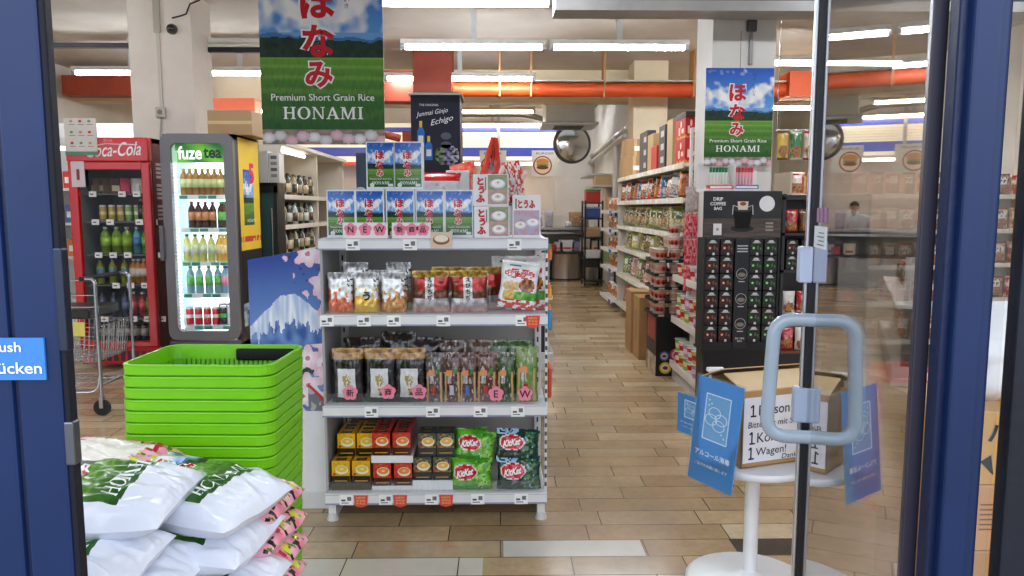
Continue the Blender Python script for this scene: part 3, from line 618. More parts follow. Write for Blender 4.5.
# --- soft bags
def pouch(w, h, t, fn, f='foil', nx=20, ny=26, seed=0, crimp=.06, wr=.006, side=None):
    q = MB(); vs = []; fs = []; cs = []
    def P(s, v, sg):
        e = max(0, 1-abs(2*s-1)**3)**.6*min(1, max(0, (1-v)/.3))**.55*min(1, .4+v/.16*.6)
        pin = 1-.06*sin(pi*v)**2
        n_ = wr*nz(s*7+seed, v*7, seed)*e+wr*.5*nz(s*17, v*15, seed+1)
        if v > 1-crimp: e *= .15
        return V(((s-.5)*w*pin+wr*.5*nz(v*6, seed), sg*(t/2*e+n_)+.012*h*nz(s*3, v*2, seed+9), v*h+(.012*h*nz(s*5, seed) if v > .95 else 0)))
    for sg in (-1, 1):
        b = len(vs); vs += [P(i/nx, j/ny, sg) for j in range(ny+1) for i in range(nx+1)]; W = nx+1
        for j in range(ny):
            for i in range(nx):
                k = (b+j*W+i, b+j*W+i+1, b+(j+1)*W+i+1, b+(j+1)*W+i); fs.append(k if sg < 0 else k[::-1])
                cs.append(fn((i+.5)/nx, (j+.5)/ny) if sg < 0 else (side or fn(.04, (j+.5)/ny)))
    # bottom gusset
    W = nx+1; B = (ny+1)*W
    for i in range(nx): fs.append((i+1, i, B+i, B+i+1)); cs.append(side or fn(.5, .01))
    q.add(vs, fs, cs, f, True); return q
def shelf_at(px, i, dy): return (at(px, 288, GY+dy).x, GY+dy, SH[i]+.0005)
SIL = C(206, 206, 210)
def silver(c1, c2, seed):
    def f(s, t):
        if t > .84: return mix(C(150, 148, 150), C(232), .5+nz(s*9, t*9, seed)*1.6)
        if t < .36+.22*nz(s*4, t*3, seed) or (t < .62 and nz(s*7, t*7, seed+2) > .18): return mix(c1, c2, .5+1.5*nz(s*9, t*9, seed))
        if s > .78 and t > .64 and nz(s*40, t*40) > .0: return C(50)
        return mix(C(226, 224, 224), C(244), nz(s*5, t*5)+.5)
    return f
specs = [('silver snack bag with orange-red pieces, beside the Fuji board on the second shelf', C(226, 74, 40), C(240, 150, 110), 340.5, 3, .06), ('silver snack bag with golden yellow crackers, between its two silver neighbours', C(236, 170, 60), C(240, 214, 90), 366.5, 5, .06), ('silver snack bag with brown and orange crackers beside the red-brown bags', C(190, 110, 60), C(236, 190, 110), 394, 8, .06)]
for lb, c1, c2, px, sd, dy in specs:
    q = pouch(.112, .178, .05, silver(c1, c2, sd), seed=sd)
    if px == 366.5: q.text('う', (0.004, -.03, .075), X_, Z_, .04, C(30), 'card', off=.04)
    tag(q.obj('snack_bag', None, shelf_at(px, 1, dy), R.uniform(-.08, .08)), lb, 'snack bag', 'silver snack bags')
for px, lb, sd in ((356, 'silver snack bag in the back row behind the orange-red one', 12), (399, 'silver snack bag in the back row behind the brown and orange one', 15), (380, 'silver snack bag in the back row, lower and between the other two', 16)):
    tag(pouch(.115, .215 if px != 380 else .18, .05, silver(C(190, 110, 60), C(220, 190, 150), sd), seed=sd).obj('snack_bag', None, shelf_at(px, 1, .16)), lb, 'snack bag', 'silver snack bags')
def redbrown(s, t):
    if t > .86: return mix(C(150, 110, 40), C(226, 190, 100), .5+nz(s*9, t*12)*1.6)
    if t < .17: return mix(C(196, 130, 120), C(216, 180, 176), nz(s*8, t*8)+.5)
    if .36 < s < .62 and .3 < t: return C(214, 214, 210)
    if t < .36: return mix(C(150, 140, 140), C(200, 200, 204), nz(s*8, t*8)*1.5+.5)
    if t < .55: return mix(C(120, 70, 40), C(84, 48, 34), .5+nz(s*14, t*14)*1.5)
    return mix(C(196, 38, 36), C(120, 40, 26), .4+nz(s*6, t*6, 4)*1.5)
for px, dy, w, lb in ((431, .06, .165, 'red and brown bag with gold top and white character strip, touching the silver bags'), (469, .06, .165, 'red and brown bag with gold top and white character strip, beside the white bag'), (449, .15, .16, 'red and brown bag in the back row behind the two front ones'), (485, .15, .16, 'red and brown bag in the back row next to the white bag')):
    q = pouch(w, .185 if dy < .1 else .195, .06, redbrown, seed=px)
    if dy < .1:
        for i, ch in enumerate('えびちぢみ'[:4]): q.text(ch, (-.002, -.0385, .15-.027*i), X_, Z_, .022, C(26), 'card', off=.03)
    tag(q.obj('snack_bag', None, shelf_at(px, 1, dy)), lb, 'snack bag', 'red and brown snack bags')
def whitebag(s, t):
    if t < .2: return mix(C(212, 50, 40), C(238), 1 if nz(s*5, t*16) > .1 else 0)
    if t < .36 and s > .1: return mix(C(60, 150, 50), C(120, 190, 60), nz(s*7, t*7)*1.4+.5) if s > .4 else mix(C(226, 160, 60), C(190, 180, 60), nz(s*9, t*9)+.5)
    if ((s-.72)/.22)**2+((t-.5)/.15)**2 < 1: return mix(C(92, 48, 24), C(214, 140, 80), .35+nz(s*12, t*12)*1.5)
    if ((s-.3)/.25)**2+((t-.47)/.1)**2 < 1: return mix(C(226, 196, 140), C(206, 160, 96), nz(s*12, t*12)+.5)
    if ((s-.5)/.4)**2+((t-.735)/.105)**2 < 1: return C(246) if nz(s*14, t*12, 3) < .05 and ((s-.5)/.36)**2+((t-.735)/.085)**2 < 1 else C(208, 40, 40)
    if .2 < s < .5 and .88 < t < .92: return C(40, 120, 80)
    return mix(C(226), C(244), nz(s*5, t*5)+.5)
for px, dy, w, h, rz, tilt, lb in ((516, .045, .17, .21, .0, .12, 'white snack bag with red cloud lettering and nuts, leaning in front'), (526, .13, .19, .245, -.1, 0, 'white snack bag standing in the back behind the leaning white one'), (512, .2, .19, .24, .05, 0, 'white snack bag at the very back, its green print showing at the top')):
    q = pouch(w, h, .05, whitebag, 'film', 30, 36, seed=px)
    if dy < .1: q.text('みそピー', (0, -.031, h*.735), X_, Z_, .026, C(208, 40, 40), 'card', w=.1, off=.05, halo=C(250))
    o = q.obj('snack_bag', None, shelf_at(px, 1, dy)); o.rotation_euler = (radians(-5) if dy < .1 else 0, tilt, rz); o.location.z += .017 if tilt else 0
    tag(o, lb, 'snack bag', 'white snack bags')
# --- third shelf: black bags with gold tops
def blackbag(s, t):
    if t > .80: return mix(C(120, 84, 44), C(196, 152, 92), .5+nz(s*5, t*12)*1.3)
    if .2 < s < .76 and .1 < t < .62:
        d = ((s-.48)/.14)**2+((t-.42)/.12)**2
        if d < 1 and nz(s*20, t*20) > -.1: return C(180, 160, 96)
        if .42 < s < .7 and .14 < t < .27 and nz(s*13, t*13) > -.15: return mix(C(50, 34, 28), C(216, 150, 70), .5+nz(s*9, t*9)*2)
        return C(222, 222, 226)
    return mix(C(22, 22, 26), C(46, 44, 48), nz(s*7, t*7)+.3)
for px, lb in ((346, 'black bag with a gold top and white picture label, beside the Fuji board'), (379, 'black bag with a gold top and white picture label, second from the Fuji board'), (409, 'black bag with a gold top and white picture label, beside the thin brown sticks bags')):
    tag(pouch(.142, .245, .05, blackbag, 'film', 26, 30, seed=px).obj('noodle_bag', None, shelf_at(px, 2, .06)), lb, 'bag', 'black and gold bags')
for px, z, lb, sd in ((362, 0, 'dark bag standing behind the first gold-topped black bags', 3), (398, 0, 'dark bag standing behind the last gold-topped black bags', 5), (425, 0, 'dark bag standing behind the gap next to the brown stick bags', 6)):
    tag(pouch(.16, .275 if px != 398 else .30, .06, lambda s, t: mix(C(24, 22, 24), C(66, 54, 46), nz(s*8, t*8, sd)*1.5+.3), 'film', 14, 18, seed=sd, wr=.014).obj('noodle_bag', None, shelf_at(px, 2, .17)), lb, 'bag', 'dark bags at the back')
def stick(base, acc, seed):
    def f(s, t):
        if .06 < s < .16 or .8 < s < .88: return C(196, 160, 110) if t < .62 else base
        if .55 < t < .66 and .18 < s < .5: return C(224, 150, 110)
        if .58 < t < .68 and .6 < s < .82: return C(60, 140, 60)
        if .38 < t < .55 and .2 < s < .46: return mix(C(216), C(120, 110, 120), nz(s*12, t*12, seed)+.5)
        if .14 < t < .36 and .36 < s < .56: return acc
        return mix(base, C(210, 200, 190), max(0, nz(s*11, t*11, seed)*2.6-.6))
    return f
BR, GR = C(84, 44, 40), C(62, 96, 40)
for i, (px, b_, ac_, lb) in enumerate(((434, C(80, 70, 74), C(170, 60, 40), 'grey-brown stick snack bag touching the gold-topped black bags'), (452, BR, C(190, 190, 210), 'brown stick snack bag with slanted stripes near its top'), (468, BR, C(70, 110, 180), 'narrow brown stick snack bag in the middle of the bag row'), (487, C(100, 56, 48), C(170, 60, 50), 'brown stick snack bag behind the letter E sign'), (506, C(48, 76, 34), C(40, 60, 40), 'dark green stick snack bag between the E and W signs'), (527, C(112, 140, 66), C(190, 40, 40), 'light green speckled stick snack bag behind the letter W sign'))):
    w = .085 if i not in (3, 5) else .1
    q = pouch(w, .225 if i < 4 else (.225 if i == 4 else .25), .04, stick(b_, ac_, i*3), 'film', 18, 26, seed=i+20)
    tag(q.obj('stick_snack_bag', None, shelf_at(px, 2, .055), R.uniform(-.1, .1)), lb, 'snack bag', 'stick snack bags')
for px, b_, lb, sd in ((452, C(70, 44, 36), 'brown snack bag in the back row of the third shelf', 1), (482, C(96, 70, 56), 'pale brown snack bag in the back row of the third shelf', 2), (500, C(50, 84, 36), 'green snack bag in the back row of the third shelf', 4), (519, C(60, 96, 42), 'green snack bag at the far end of the back row, third shelf', 6)):
    tag(pouch(.125, .265, .05, stick(b_, b_, sd), 'film', 14, 20, seed=sd+40).obj('stick_snack_bag', None, shelf_at(px, 2, .15)), lb, 'snack bag', 'stick snack bags')
# --- bottom shelf: soup boxes
def soup_box(c, cup, dark):
    w, h, d = .08, .105, .052; q = MB().box(-w/2, w/2, 0, d, 0, h, c, 'gloss', .001); y = -.0012
    q.rect((0, y, h*.18), X_*w*.5, Z_*h*.17, dark, 'gloss').rect((0, y-.0002, h*.13), X_*w*.36, Z_*h*.018, C(206, 160, 60), 'gloss')
    q.img((-w/2, y, h*.36), (w, 0, 0), (0, 0, h*.6), 12, 10, lambda s, t: mix(c, mix(cup, dark, .4), nz(s*6, t*6, 2)*1.5+.2), 'gloss')
    q.disc((w*.06, y-.0004, h*.62), X_*w*.36, Z_*h*.2, C(236, 230, 216), 'gloss').disc((w*.06, y-.0007, h*.655), X_*w*.31, Z_*h*.14, cup, 'gloss').disc((w*.06, y-.001, h*.66), X_*w*.1, Z_*h*.05, mix(cup, C(250), .4), 'gloss').disc((-w*.36, y-.001, h*.43), X_*w*.08, Z_*h*.06, C(200, 40, 34), 'gloss')
    q.rect((0, d*.5, h+.0006), X_*w*.28, Y_*d*.34, dark, 'gloss').rect((-w*.0, d*.5, h+.0009), X_*w*.2, Y_*d*.1, mix(dark, C(230, 200, 90), .5), 'gloss')
    return q
def stack(c, cup, dark, pxs, dy, z0, rows, name, group, base=None):
    first = None
    for r in range(rows):
        for k, px in enumerate(pxs):
            lb = f'{name}, {ORD[r]} deep, ' + ('on the Fuji board side' if k == 0 else 'on the aisle side')
            loc = (at(px, 288, GY+dy).x, GY+dy+r*.054, z0)
            if first is None: first = base or soup_box(c, cup, dark).obj('soup_box', None, loc); 
            if r == 0 and k == 0 and not base: tag(first, lb, 'box', group)
            else: dup(first, loc, label=lb)['group'] = group
    return first
zb = SH[3]+.0005
YEL = (C(232, 176, 30), C(226, 196, 70), C(44, 34, 26)); RED = (C(202, 36, 36), C(230, 140, 50), C(60, 24, 24)); GRN = (C(28, 50, 44), C(226, 180, 60), C(18, 24, 24))
a = stack(*YEL, (336.0, 357.0), .03, zb+.03, 3, 'yellow corn soup box in the lower yellow block', 'yellow soup boxes'); stack(*YEL, (342.5, 362.5), .085, zb+.14, 4, 'yellow corn soup box in the upper yellow block', 'yellow soup boxes', a)
b = stack(*RED, (378.5, 400), .03, zb+.02, 4, 'red soup box in the lower red block', 'red soup boxes'); stack(*RED, (378, 399), .03, zb+.16, 5, 'red soup box in the upper red block', 'red soup boxes', b)
c = stack(*GRN, (420, 440), .03, zb+.045, 3, 'dark green soup box in the lower green block', 'green soup boxes'); stack(*GRN, (425, 444), .05, zb+.1505, 2, 'dark green soup box in the upper green block', 'green soup boxes', c)
def tray(px0, px1, dy, z0, z1, d, lb, c=C(228, 230, 234)):
    x0, x1 = at(px0, 288, GY+dy).x, at(px1, 288, GY+dy).x
    tag(MB().box(x0, x1, GY+dy, GY+dy+d, z0, z1, c, 'card', .003).obj('carton_tray'), lb, 'tray')
tray(367.5, 411, .028, zb, zb+.0195, .23, 'white carton tray under the lower red soup boxes'); tray(367.5, 410.5, .027, zb+.1255, zb+.1595, .28, 'white carton tray between the two layers of red soup boxes')
tray(409.5, 451, .026, zb, zb+.0445, .19, 'white carton tray under the dark green soup boxes'); tray(325.5, 367, .028, zb, zb+.0295, .3, 'black and gold carton tray under the lower yellow soup boxes', C(70, 56, 40)); tray(331, 373, .197, zb, zb+.1395, .12, 'dark carton block behind the lower yellow soup boxes', C(60, 46, 30))
# --- bottom shelf: wafer bags with the red oval logo
def wafer(c1, c2, accs, seed):
    def f(s, t):
        if ((s-.36)/.27)**2+((t-.57)/.23)**2 < 1: return C(206, 26, 50)
        if ((s-.36)/.30)**2+((t-.57)/.262)**2 < 1: return C(240, 220, 220)
        if s > .6 and t < .9 and nz(s*9+seed, t*7, seed) > .08: return accs[int((nz(s*15, t*15, seed+5)*.5+.5)*2.99)]
        if t < .14: return mix(c2, C(60, 70, 50), .3)
        if t > .84 and s < .5 and accs[2] == C(150, 190, 226) and nz(s*16, t*14) > -.1: return C(170, 206, 236)
        return mix(c1, c2, .5+nz(s*4, t*4, seed)*1.6)
    return f
LG = wafer(C(110, 190, 40), C(70, 156, 34), [C(50, 110, 40), C(150, 200, 80), C(40, 80, 30)], 2); DG = wafer(C(20, 62, 52), C(14, 44, 40), [C(110, 160, 50), C(40, 120, 70), C(150, 190, 226)], 4)
for px, dy, z, w, h, fn, tilt, lb in ((470, .04, 0, .19, .14, LG, 0, 'bright green wafer bag with red oval logo, lowest in front'), (472, .07, .124, .185, .135, LG, .14, 'bright green wafer bag lying on top of the lower one'), (475, .17, .05, .15, .185, LG, -.12, 'bright green wafer bag peeking out at the back'), (519, .04, 0, .2, .148, DG, 0, 'dark green wafer bag with red oval logo, lowest in front'), (517, .07, .124, .2, .14, DG, .05, 'dark green wafer bag lying on top of the lower one'), (517, .17, .0, .17, .22, DG, -.06, 'dark green wafer bag standing at the back by the upright')):
    q = pouch(w, h, .07, fn, 'film', 30, 22, seed=px+z*10, wr=.009)
    e = -.043; q.text('KitKat', (-w*.14, e, h*.57), (X_*1+Z_*.2).normalized(), Z_, h*.22, C(248), 'card', w=w*.4, off=.04, shear=.2)
    o = q.obj('wafer_bag', None, shelf_at(px, 3, dy)); o.location.z += z; o.rotation_euler = (radians(-12) if z else radians(-8), tilt, 0); tag(o, lb, 'snack bag', 'wafer bags on the bottom shelf')

# ================================================================== SHELVING BEHIND THE END SHELF
k = thing('gondola_run', 'white shelving run behind the end shelf, carrying packets on top', 'shelf', (0, 3.72, 0))
MB().box(-.74, -.06, .0, 1.9, .0, 1.41, C(214, 212, 210), 'satin', .004).box(-.06, .17, .0, .02, 0, 1.41, C(206), 'satin').box(-.06, .17, 1.88, 1.9, 0, 1.41, C(206), 'satin').obj('body', k)
for z in (.16, .47, .78, 1.09): MB().box(-.06, .17, .02, 1.88, z-.025, z, C(226, 218, 206), 'satin').box(.165, .178, .02, 1.88, z-.04, z+.008, C(236, 230, 220), 'satin').obj('shelf_board', k); MB().box(-.76, .18, -.01, 1.92, 1.41, 1.425, C(230), 'satin', .004).obj('top_board', k)
k = thing('gondola_run', 'low dark-ended shelving run farther down the aisle, white base showing', 'shelf', (0, 6.3, 0))
MB().box(-.9, .16, .02, 2.6, .16, 1.02, C(60), 'satin').box(-.9, .40, 0, .02, .16, .62, C(44, 44, 50), 'satin').box(-.9, .40, 0, .02, .64, 1.02, C(214), 'satin').obj('body', k); MB().box(-.92, .46, -.02, 2.62, .0, .16, C(228), 'satin', .006).box(-.92, .45, -.02, 2.62, .62, .65, C(236), 'satin').obj('shelf_board', k)
SP = [(C(206, 60, 50), C(240, 220, 190)), (C(226, 180, 80), C(150, 60, 40)), (C(60, 40, 36), C(206, 60, 60)), (C(230, 220, 200), C(190, 90, 60)), (C(150, 90, 60), C(230, 206, 170)), (C(90, 120, 70), C(226, 220, 190))]
SPM = [pouch(.14, .21, .055, food_fn(a, b, v+80, b, C(238, 232, 220)), 'film', 10, 14, seed=v+80).mesh('snack_packet') for v, (a, b) in enumerate(SP)]
for y0, x0, zs, n_, run in ((3.83, .09, (.16, .47, .78, 1.09), 11, 'end shelf run'), (6.42, .3, (.16, .65), 15, 'low dark-ended run')):
    for r_, z in enumerate(zs):
        for k_ in range(n_):
            o = bpy.data.objects.new('snack_packet', SPM[(k_*3+r_*2) % 6]); col.objects.link(o); o.location = (x0+R.uniform(-.01, .01), y0+k_*.162, z+.001); o.rotation_euler = (0, 0, pi/2+R.uniform(-.2, .2))
            tag(o, f'{ORD[k_]} snack packet from the near end, {("lowest", "second", "third", "upper")[r_]} shelf of aisle side, {run}', 'packet', f'packets on the {run}')
def strip_bag(px, py, Y, w, h, t, fn, lb, f='film', z=1.4255, group=None, tilt=0, name='snack_packet', top_narrow=False, sd=0):
    q = pouch(w, h, t, fn, f, 14, 18, seed=sd)
    if top_narrow: q.v = [V((p.x*(1-.82*max(0, p.z/h)), p.y*(1-.6*p.z/h), p.z)) for p in q.v]
    o = q.obj(name, None, (at(px, py, Y).x, Y, z)); o.rotation_euler = (0, tilt, 0); tag(o, lb, 'packet', group); return o
RW = speckle([C(206, 40, 36), C(236, 222, 214), C(220, 110, 90), C(240, 232, 226)], 6, 2)
o = strip_bag(488, 170, 4.1, .2, .36, .1, lambda s, t: (C(60, 24, 20) if .36 < s < .62 and nz(s*20, t*16) > 0 else C(206, 56, 36)) if t > .2 else mix(C(220, 80, 60), C(240, 170, 150), nz(s*7, t*7)+.5), 'tall pointed red packet with dark lettering behind the upper tofu box', top_narrow=True, tilt=.1, sd=4)
strip_bag(470, 180, 4.05, .14, .22, .06, lambda s, t: mix(C(226, 60, 40), C(244, 150, 130), nz(s*6, t*6)+.4), 'orange-red crinkled packet next to the pointed red packet', sd=5, tilt=-.2)
strip_bag(505, 180, 4.05, .15, .2, .06, lambda s, t: mix(C(240, 226, 220), C(226, 90, 70), nz(s*6, t*6, 3)*1.8), 'clear packet with red print behind the tofu boxes, by the pointed packet', sd=6, tilt=.25)
strip_bag(517, 190, 3.95, .1, .22, .05, RW, 'red and white striped packet behind the upright tofu box', sd=7, tilt=-.15)
strip_bag(404, 180, 4.9, .22, .2, .06, lambda s, t: C(208, 40, 40) if .45 < t < .6 or (t > .8 and nz(s*9, 1) > 0) else C(232, 226, 222), 'white packet with red stripes behind the upper rice boxes', sd=8)
strip_bag(436, 180, 3.95, .26, .16, .08, lambda s, t: C(206, 40, 36) if t > .72 else mix(C(240), C(232, 120, 100), nz(s*8, t*8)*2-.5), 'flat white packet with red top under the black sake carton', sd=9)
tag(MB().box(at(446, 180, 3.95).x, at(469, 180, 3.95).x, 3.95, 4.03, 1.4255, at(446, 170.5, 3.95).z, C(240), 'card', .003).obj('white_carton'), 'plain white carton behind the last two rice boxes', 'box')
o = MB().box(-.02, .06, 0, .012, 0, .25, C(60, 70, 90), 'card').disc((.0, -.001, .06), X_*.03, Z_*.02, C(206)); tag(o.obj('leaflet', None, (at(360, 170, 3.78).x, 3.78, 1.4255)), 'dark leaflet with white oval beside the upper rice boxes', 'leaflet')
# orange and white things clipped on the aisle side of the end shelf
for i, (z, h, c, lb) in enumerate(((1.17, .05, C(236, 120, 30), 'small orange and green toy clipped to the side of the end shelf, top one'), (1.0, .045, C(240, 170, 30), 'small yellow-orange tag clipped to the side of the end shelf'), (.86, .09, C(60, 150, 200), 'blue and orange tube packet hanging on the end shelf side'), (.55, .14, C(200, 60, 40), 'red and dark packet hanging lowest on the end shelf side'))):
    q = MB().box(0, .018, 0, .05, 0, h, c, 'gloss', .006).box(0.002, .015, .01, .04, h*.55, h+.02, C(80, 150, 60) if i == 0 else C(240, 130, 40), 'gloss', .004)
    tag(q.obj('clip_toy' if i < 2 else 'hanging_packet', None, (GX1+.0005, GY+.05, z)), lb, 'packet', 'things clipped to the end shelf')

# ================================================================== FUJI BOARD
fy = 3.36; fx0, fx1 = at(249, 300, fy).x, GX0-.005
zt1 = at(320, 246, fy).z; zt0 = at(250, 260, fy).z; zl = at(310, 411, fy).z
fb = thing('display_board', 'printed board of a snowy mountain and cherry blossom beside the end shelf', 'board', (0, fy, 0))
q = MB(); n = 80; m = 170
def fv(s, t): x = fx0+(fx1-fx0)*s; zz = zt0+(zt1-zt0)*s; return V((x, 0, zl+(zz-zl)*t))
vs = [fv(i/n, j/m) for j in range(m+1) for i in range(n+1)]
def stripe(s, t):
    k = t+.55*(s-1)**2*.28-.035*(1-s)
    if t < .17-.2*(1-s)*0 and s > .72:
        d = (t-(.02+.5*(1-s)))
        if d < 0: return C(120, 122, 130) if nz(s*20, t*20) > -.2 else C(180)
        if d < .025: return C(206, 40, 50)
        if d < .05: return C(226, 226, 236)
    return fuji_art(s, t)
q.add(vs, [(j*(n+1)+i, j*(n+1)+i+1, (j+1)*(n+1)+i+1, (j+1)*(n+1)+i) for j in range(m) for i in range(n)], [stripe((i+.5)/n, (j+.5)/m) for j in range(m) for i in range(n)], 'satin')
q.prism([(fx0, .002, zl), (fx1, .002, zl), (fx1, .002, zt1), (fx0, .002, zt0)], (0, .012, 0), C(60, 80, 140), 'card').obj('picture_panel', fb)
MB().box(fx0, fx1, -.005, .03, .0, zl, C(226, 226, 228), 'satin', .004).box(fx0, fx1, -.014, .03, 0, .085, C(216), 'satin', .004).obj('base_panel', fb)
# ================================================================== GREEN BASKETS
GRE = C(122, 200, 22); GRD = C(104, 180, 16)
bw, bd, bh = .452, .335, .215; r0 = .045
def ring_pts(hx, hy, r, z, n=5):
    o = []
    for cx, cy, a in ((hx-r, hy-r, 0), (-hx+r, hy-r, pi/2), (-hx+r, -hy+r, pi), (hx-r, -hy+r, 1.5*pi)):
        o += [(cx+r*cos(a+pi/2*k/n), cy+r*sin(a+pi/2*k/n), z) for k in range(n+1)]
    return o
def loft(q, rings, c, f='satin', close=True, smooth=False):
    n = len(rings[0]); vs = [p for r in rings for p in r]
    q.add(vs, [(i*n+k, i*n+(k+1) % n, (i+1)*n+(k+1) % n, (i+1)*n+k) for i in range(len(rings)-1) for k in range(n)], c, f, smooth)
hx, hy = bw/2, bd/2
def wall_bars(q, sx):  # slotted lower wall built from bars
    tp = .014
    for ax in (0, 1):
        half = (hx if ax == 0 else hy)-.05; off = (hy if ax == 0 else hx)-.012
        nb = 22 if ax == 0 else 15
        for sg in (-1, 1):
            for k in range(nb+1):
                t = -half+2*half*k/nb; w = half/nb*.62
                for z0, z1 in ((.02, .168),):
                    a = off-.02-.014*(1-z0/.17); b = off-.006
                    p = [(t-w, sg*a, z0), (t+w, sg*a, z0), (t+w, sg*b, z1), (t-w, sg*b, z1)]
                    if ax: p = [(y, x, z) for x, y, z in p]
                    q.prism(p, ((0, -sg*.003, 0) if ax == 0 else (-sg*.003, 0, 0)), GRD, 'satin')
q = MB()
loft(q, [ring_pts(hx-.012, hy-.012, r0, .168), ring_pts(hx-.01, hy-.01, r0, .1835), ring_pts(hx, hy, r0, .185), ring_pts(hx+.001, hy+.001, r0, .208), ring_pts(hx+.002, hy+.002, r0, .212), ring_pts(hx, hy, r0, .215), ring_pts(hx-.009, hy-.009, r0-.006, .215), ring_pts(hx-.014, hy-.014, r0-.008, .168)], GRE)
loft(q, [ring_pts(hx-.03, hy-.03, r0, .0), ring_pts(hx-.026, hy-.026, r0, .03), ring_pts(hx-.029, hy-.029, r0-.003, .03), ring_pts(hx-.033, hy-.033, r0-.003, .004)], GRD)
q.poly(ring_pts(hx-.03, hy-.03, r0, .002), GRD, 'satin')
for sx in (-1, 1):
    for sy in (-1, 1):
        cx, cy = sx*(hx-.058), sy*(hy-.058)
        a0 = {(1, 1): 0, (-1, 1): pi/2, (-1, -1): pi, (1, -1): 1.5*pi}[(sx, sy)]
        A = [(cx+.030*cos(a0+pi/2*k/5), cy+.030*sin(a0+pi/2*k/5), .02) for k in range(6)]; B = [(cx+.046*cos(a0+pi/2*k/5), cy+.046*sin(a0+pi/2*k/5), .17) for k in range(6)]
        q.add(A+B, [(k, k+1, k+7, k+6) for k in range(5)], GRD, 'satin')
wall_bars(q, 1)
bx, byy = -.885, 2.30; ROT = radians(-2)
pitch = .0352; NB = 21; ztop = .945
broot = thing('shopping_basket', 'topmost green shopping basket with dark handle, open at the top of the tall stack', 'basket', (bx, byy, ztop-bh), ROT, 'stacked green baskets')
bo = q.obj('basket_body', broot)
h = MB().box(.0, .195, hy-.031, hy-.0145, .165, .205, C(24, 26, 24), 'rubber', .007, 3); h.obj('handle', broot, label='dark folded handle')
for k in range(1, NB):
    r = thing('shopping_basket', f'green shopping basket nested {ORD[k]} down from the top of the tall stack', 'basket', (bx-.0011*k+R.uniform(-.0015, .0015), byy+R.uniform(-.002, .002), ztop-bh-pitch*k), ROT, 'stacked green baskets')
    c_ = bo.copy(); col.objects.link(c_); c_.parent = r
for o in [o for o in col.objects if o.name.startswith('shopping_basket')]: pass

# ================================================================== RICE SACKS
def sack(L, W, T, top, side, seed, pinch=.10):
    q = MB(); nx, ny = 54, 40; vs = []; fs = []; cs = []
    def P(s, t, sg):
        a, b = 2*s-1, 2*t-1
        e = max(0, 1-abs(a)**4)**.55*max(0, 1-abs(b)**3.2)**.5
        x = a*L/2*(1-pinch*.5*abs(b)**4*0-.05*(1-abs(a))*0); y = b*W/2*(1-pinch*max(0, abs(a)-.55)*abs(b)*1.2)
        wr = .010*nz(a*4+seed, b*5, seed)+.0065*nz(a*3+b*9, b*13-a*5, seed+3)+.004*abs(nz(a*13, b*12, seed+5))
        wr *= min(1, e*1.6)
        z = sg*(T/2*e)+wr*(1 if sg > 0 else .5)+.012*nz(a*1.3, b*1.6, seed+8)*(1-e)
        return V((x, y, z))
    W_ = nx+1
    for sg in (1, -1):
        b0 = len(vs); vs += [P(i/nx, j/ny, sg) for j in range(ny+1) for i in range(nx+1)]
        for j in range(ny):
            for i in range(nx):
                k = (b0+j*W_+i, b0+j*W_+i+1, b0+(j+1)*W_+i+1, b0+(j+1)*W_+i); fs.append(k if sg > 0 else k[::-1])
                cs.append(top((i+.5)/nx, (j+.5)/ny) if sg > 0 else side)
    q.add(vs, fs, cs, 'sack', True); q._P = P; return q
mk('sack', .3, coat=.35, spec=.4, var=.02, bump=.5, bscale=22)
WS = C(226, 230, 240)
def white_top(s, t):
    # label printed across the sack: bottom of the picture towards +x
    u, v = t, 1-s
    if .13 < u < .87 and .2 < v < .93: return field_art((u-.13)/.74, (v-.2)/.73)
    return WS
def pink_top(s, t):
    e = min(s, 1-s, t*1.2, (1-t)*1.2)
    if e > .2+.05*nz(s*6, t*6): return C(240, 236, 224)
    v = nz(s*9, t*9, 3)
    if v > .34: return C(216, 222, 70)
    if v > .24: return C(90, 130, 40)
    if v < -.36: return C(190, 40, 60)
    if nz(s*13, t*13, 8) > .36: return C(34, 22, 24)
    return mix(C(242, 190, 200), C(232, 130, 150), .5+nz(s*5, t*5, 1)*1.2)
def white_sack(seed):
    q = sack(.48, .285, .118, white_top, C(222, 226, 238), seed); return q
def pink_sack(seed): return sack(.36, .25, .085, pink_top, C(240, 184, 196), seed)
def lettered(q):
    # white capitals along the label, near its foot
    u, v = V((0, 1, 0)), V((-1, 0, 0)); n0 = len(q.v); q2 = MB(); serif(q2, 'HONAMI', (.115, 0, 0), u, v, .034, .175, C(240, 244, 240), 'sack')
    for ch, x in (('ほ', -.17), ('な', -.09), ('み', -.01)): q2.text(ch, (x, 0, 0), u, v, .07, C(206, 28, 44), 'sack', off=.03, halo=C(250))
    for p in q2.v:
        z = q._P(p.x/.48+.5, p.y/.285+.5, 1).z; p.z = z+.002+p.z
    k = q.mi('sack'); q.v += q2.v
    for f_, c_ in zip(q2.f, q2.c): q.f.append(tuple(i+n0 for i in f_)); q.c.append(c_); q.m.append(k); q.sm.append(False)
    return q
SK = []
def put_sack(seed, x, y, z, rz, rx, ry, lb, kind='w', text=False):
    q = white_sack(seed) if kind == 'w' else pink_sack(seed)
    if text: lettered(q)
    o = q.obj('rice_sack', None, (x, y, z)); o.rotation_euler = (radians(rx), radians(ry), radians(rz)); tag(o, lb, 'sack', 'white rice sacks' if kind == 'w' else 'pink floral rice sacks'); SK.append(o); return o
pl_ = thing('sack_platform', 'low white platform hidden beneath the pile of rice sacks', 'platform', (-.9, 1.7, 0))
MB().box(-.42, .30, -.3, .2, .0, .26, C(212, 206, 198), 'satin', .01).obj('platform_body', pl_)
put_sack(1, -.975, 1.665, .733, 0, 4, 1, 'white rice sack with green label lying on top of the pile against the blue post', text=True)
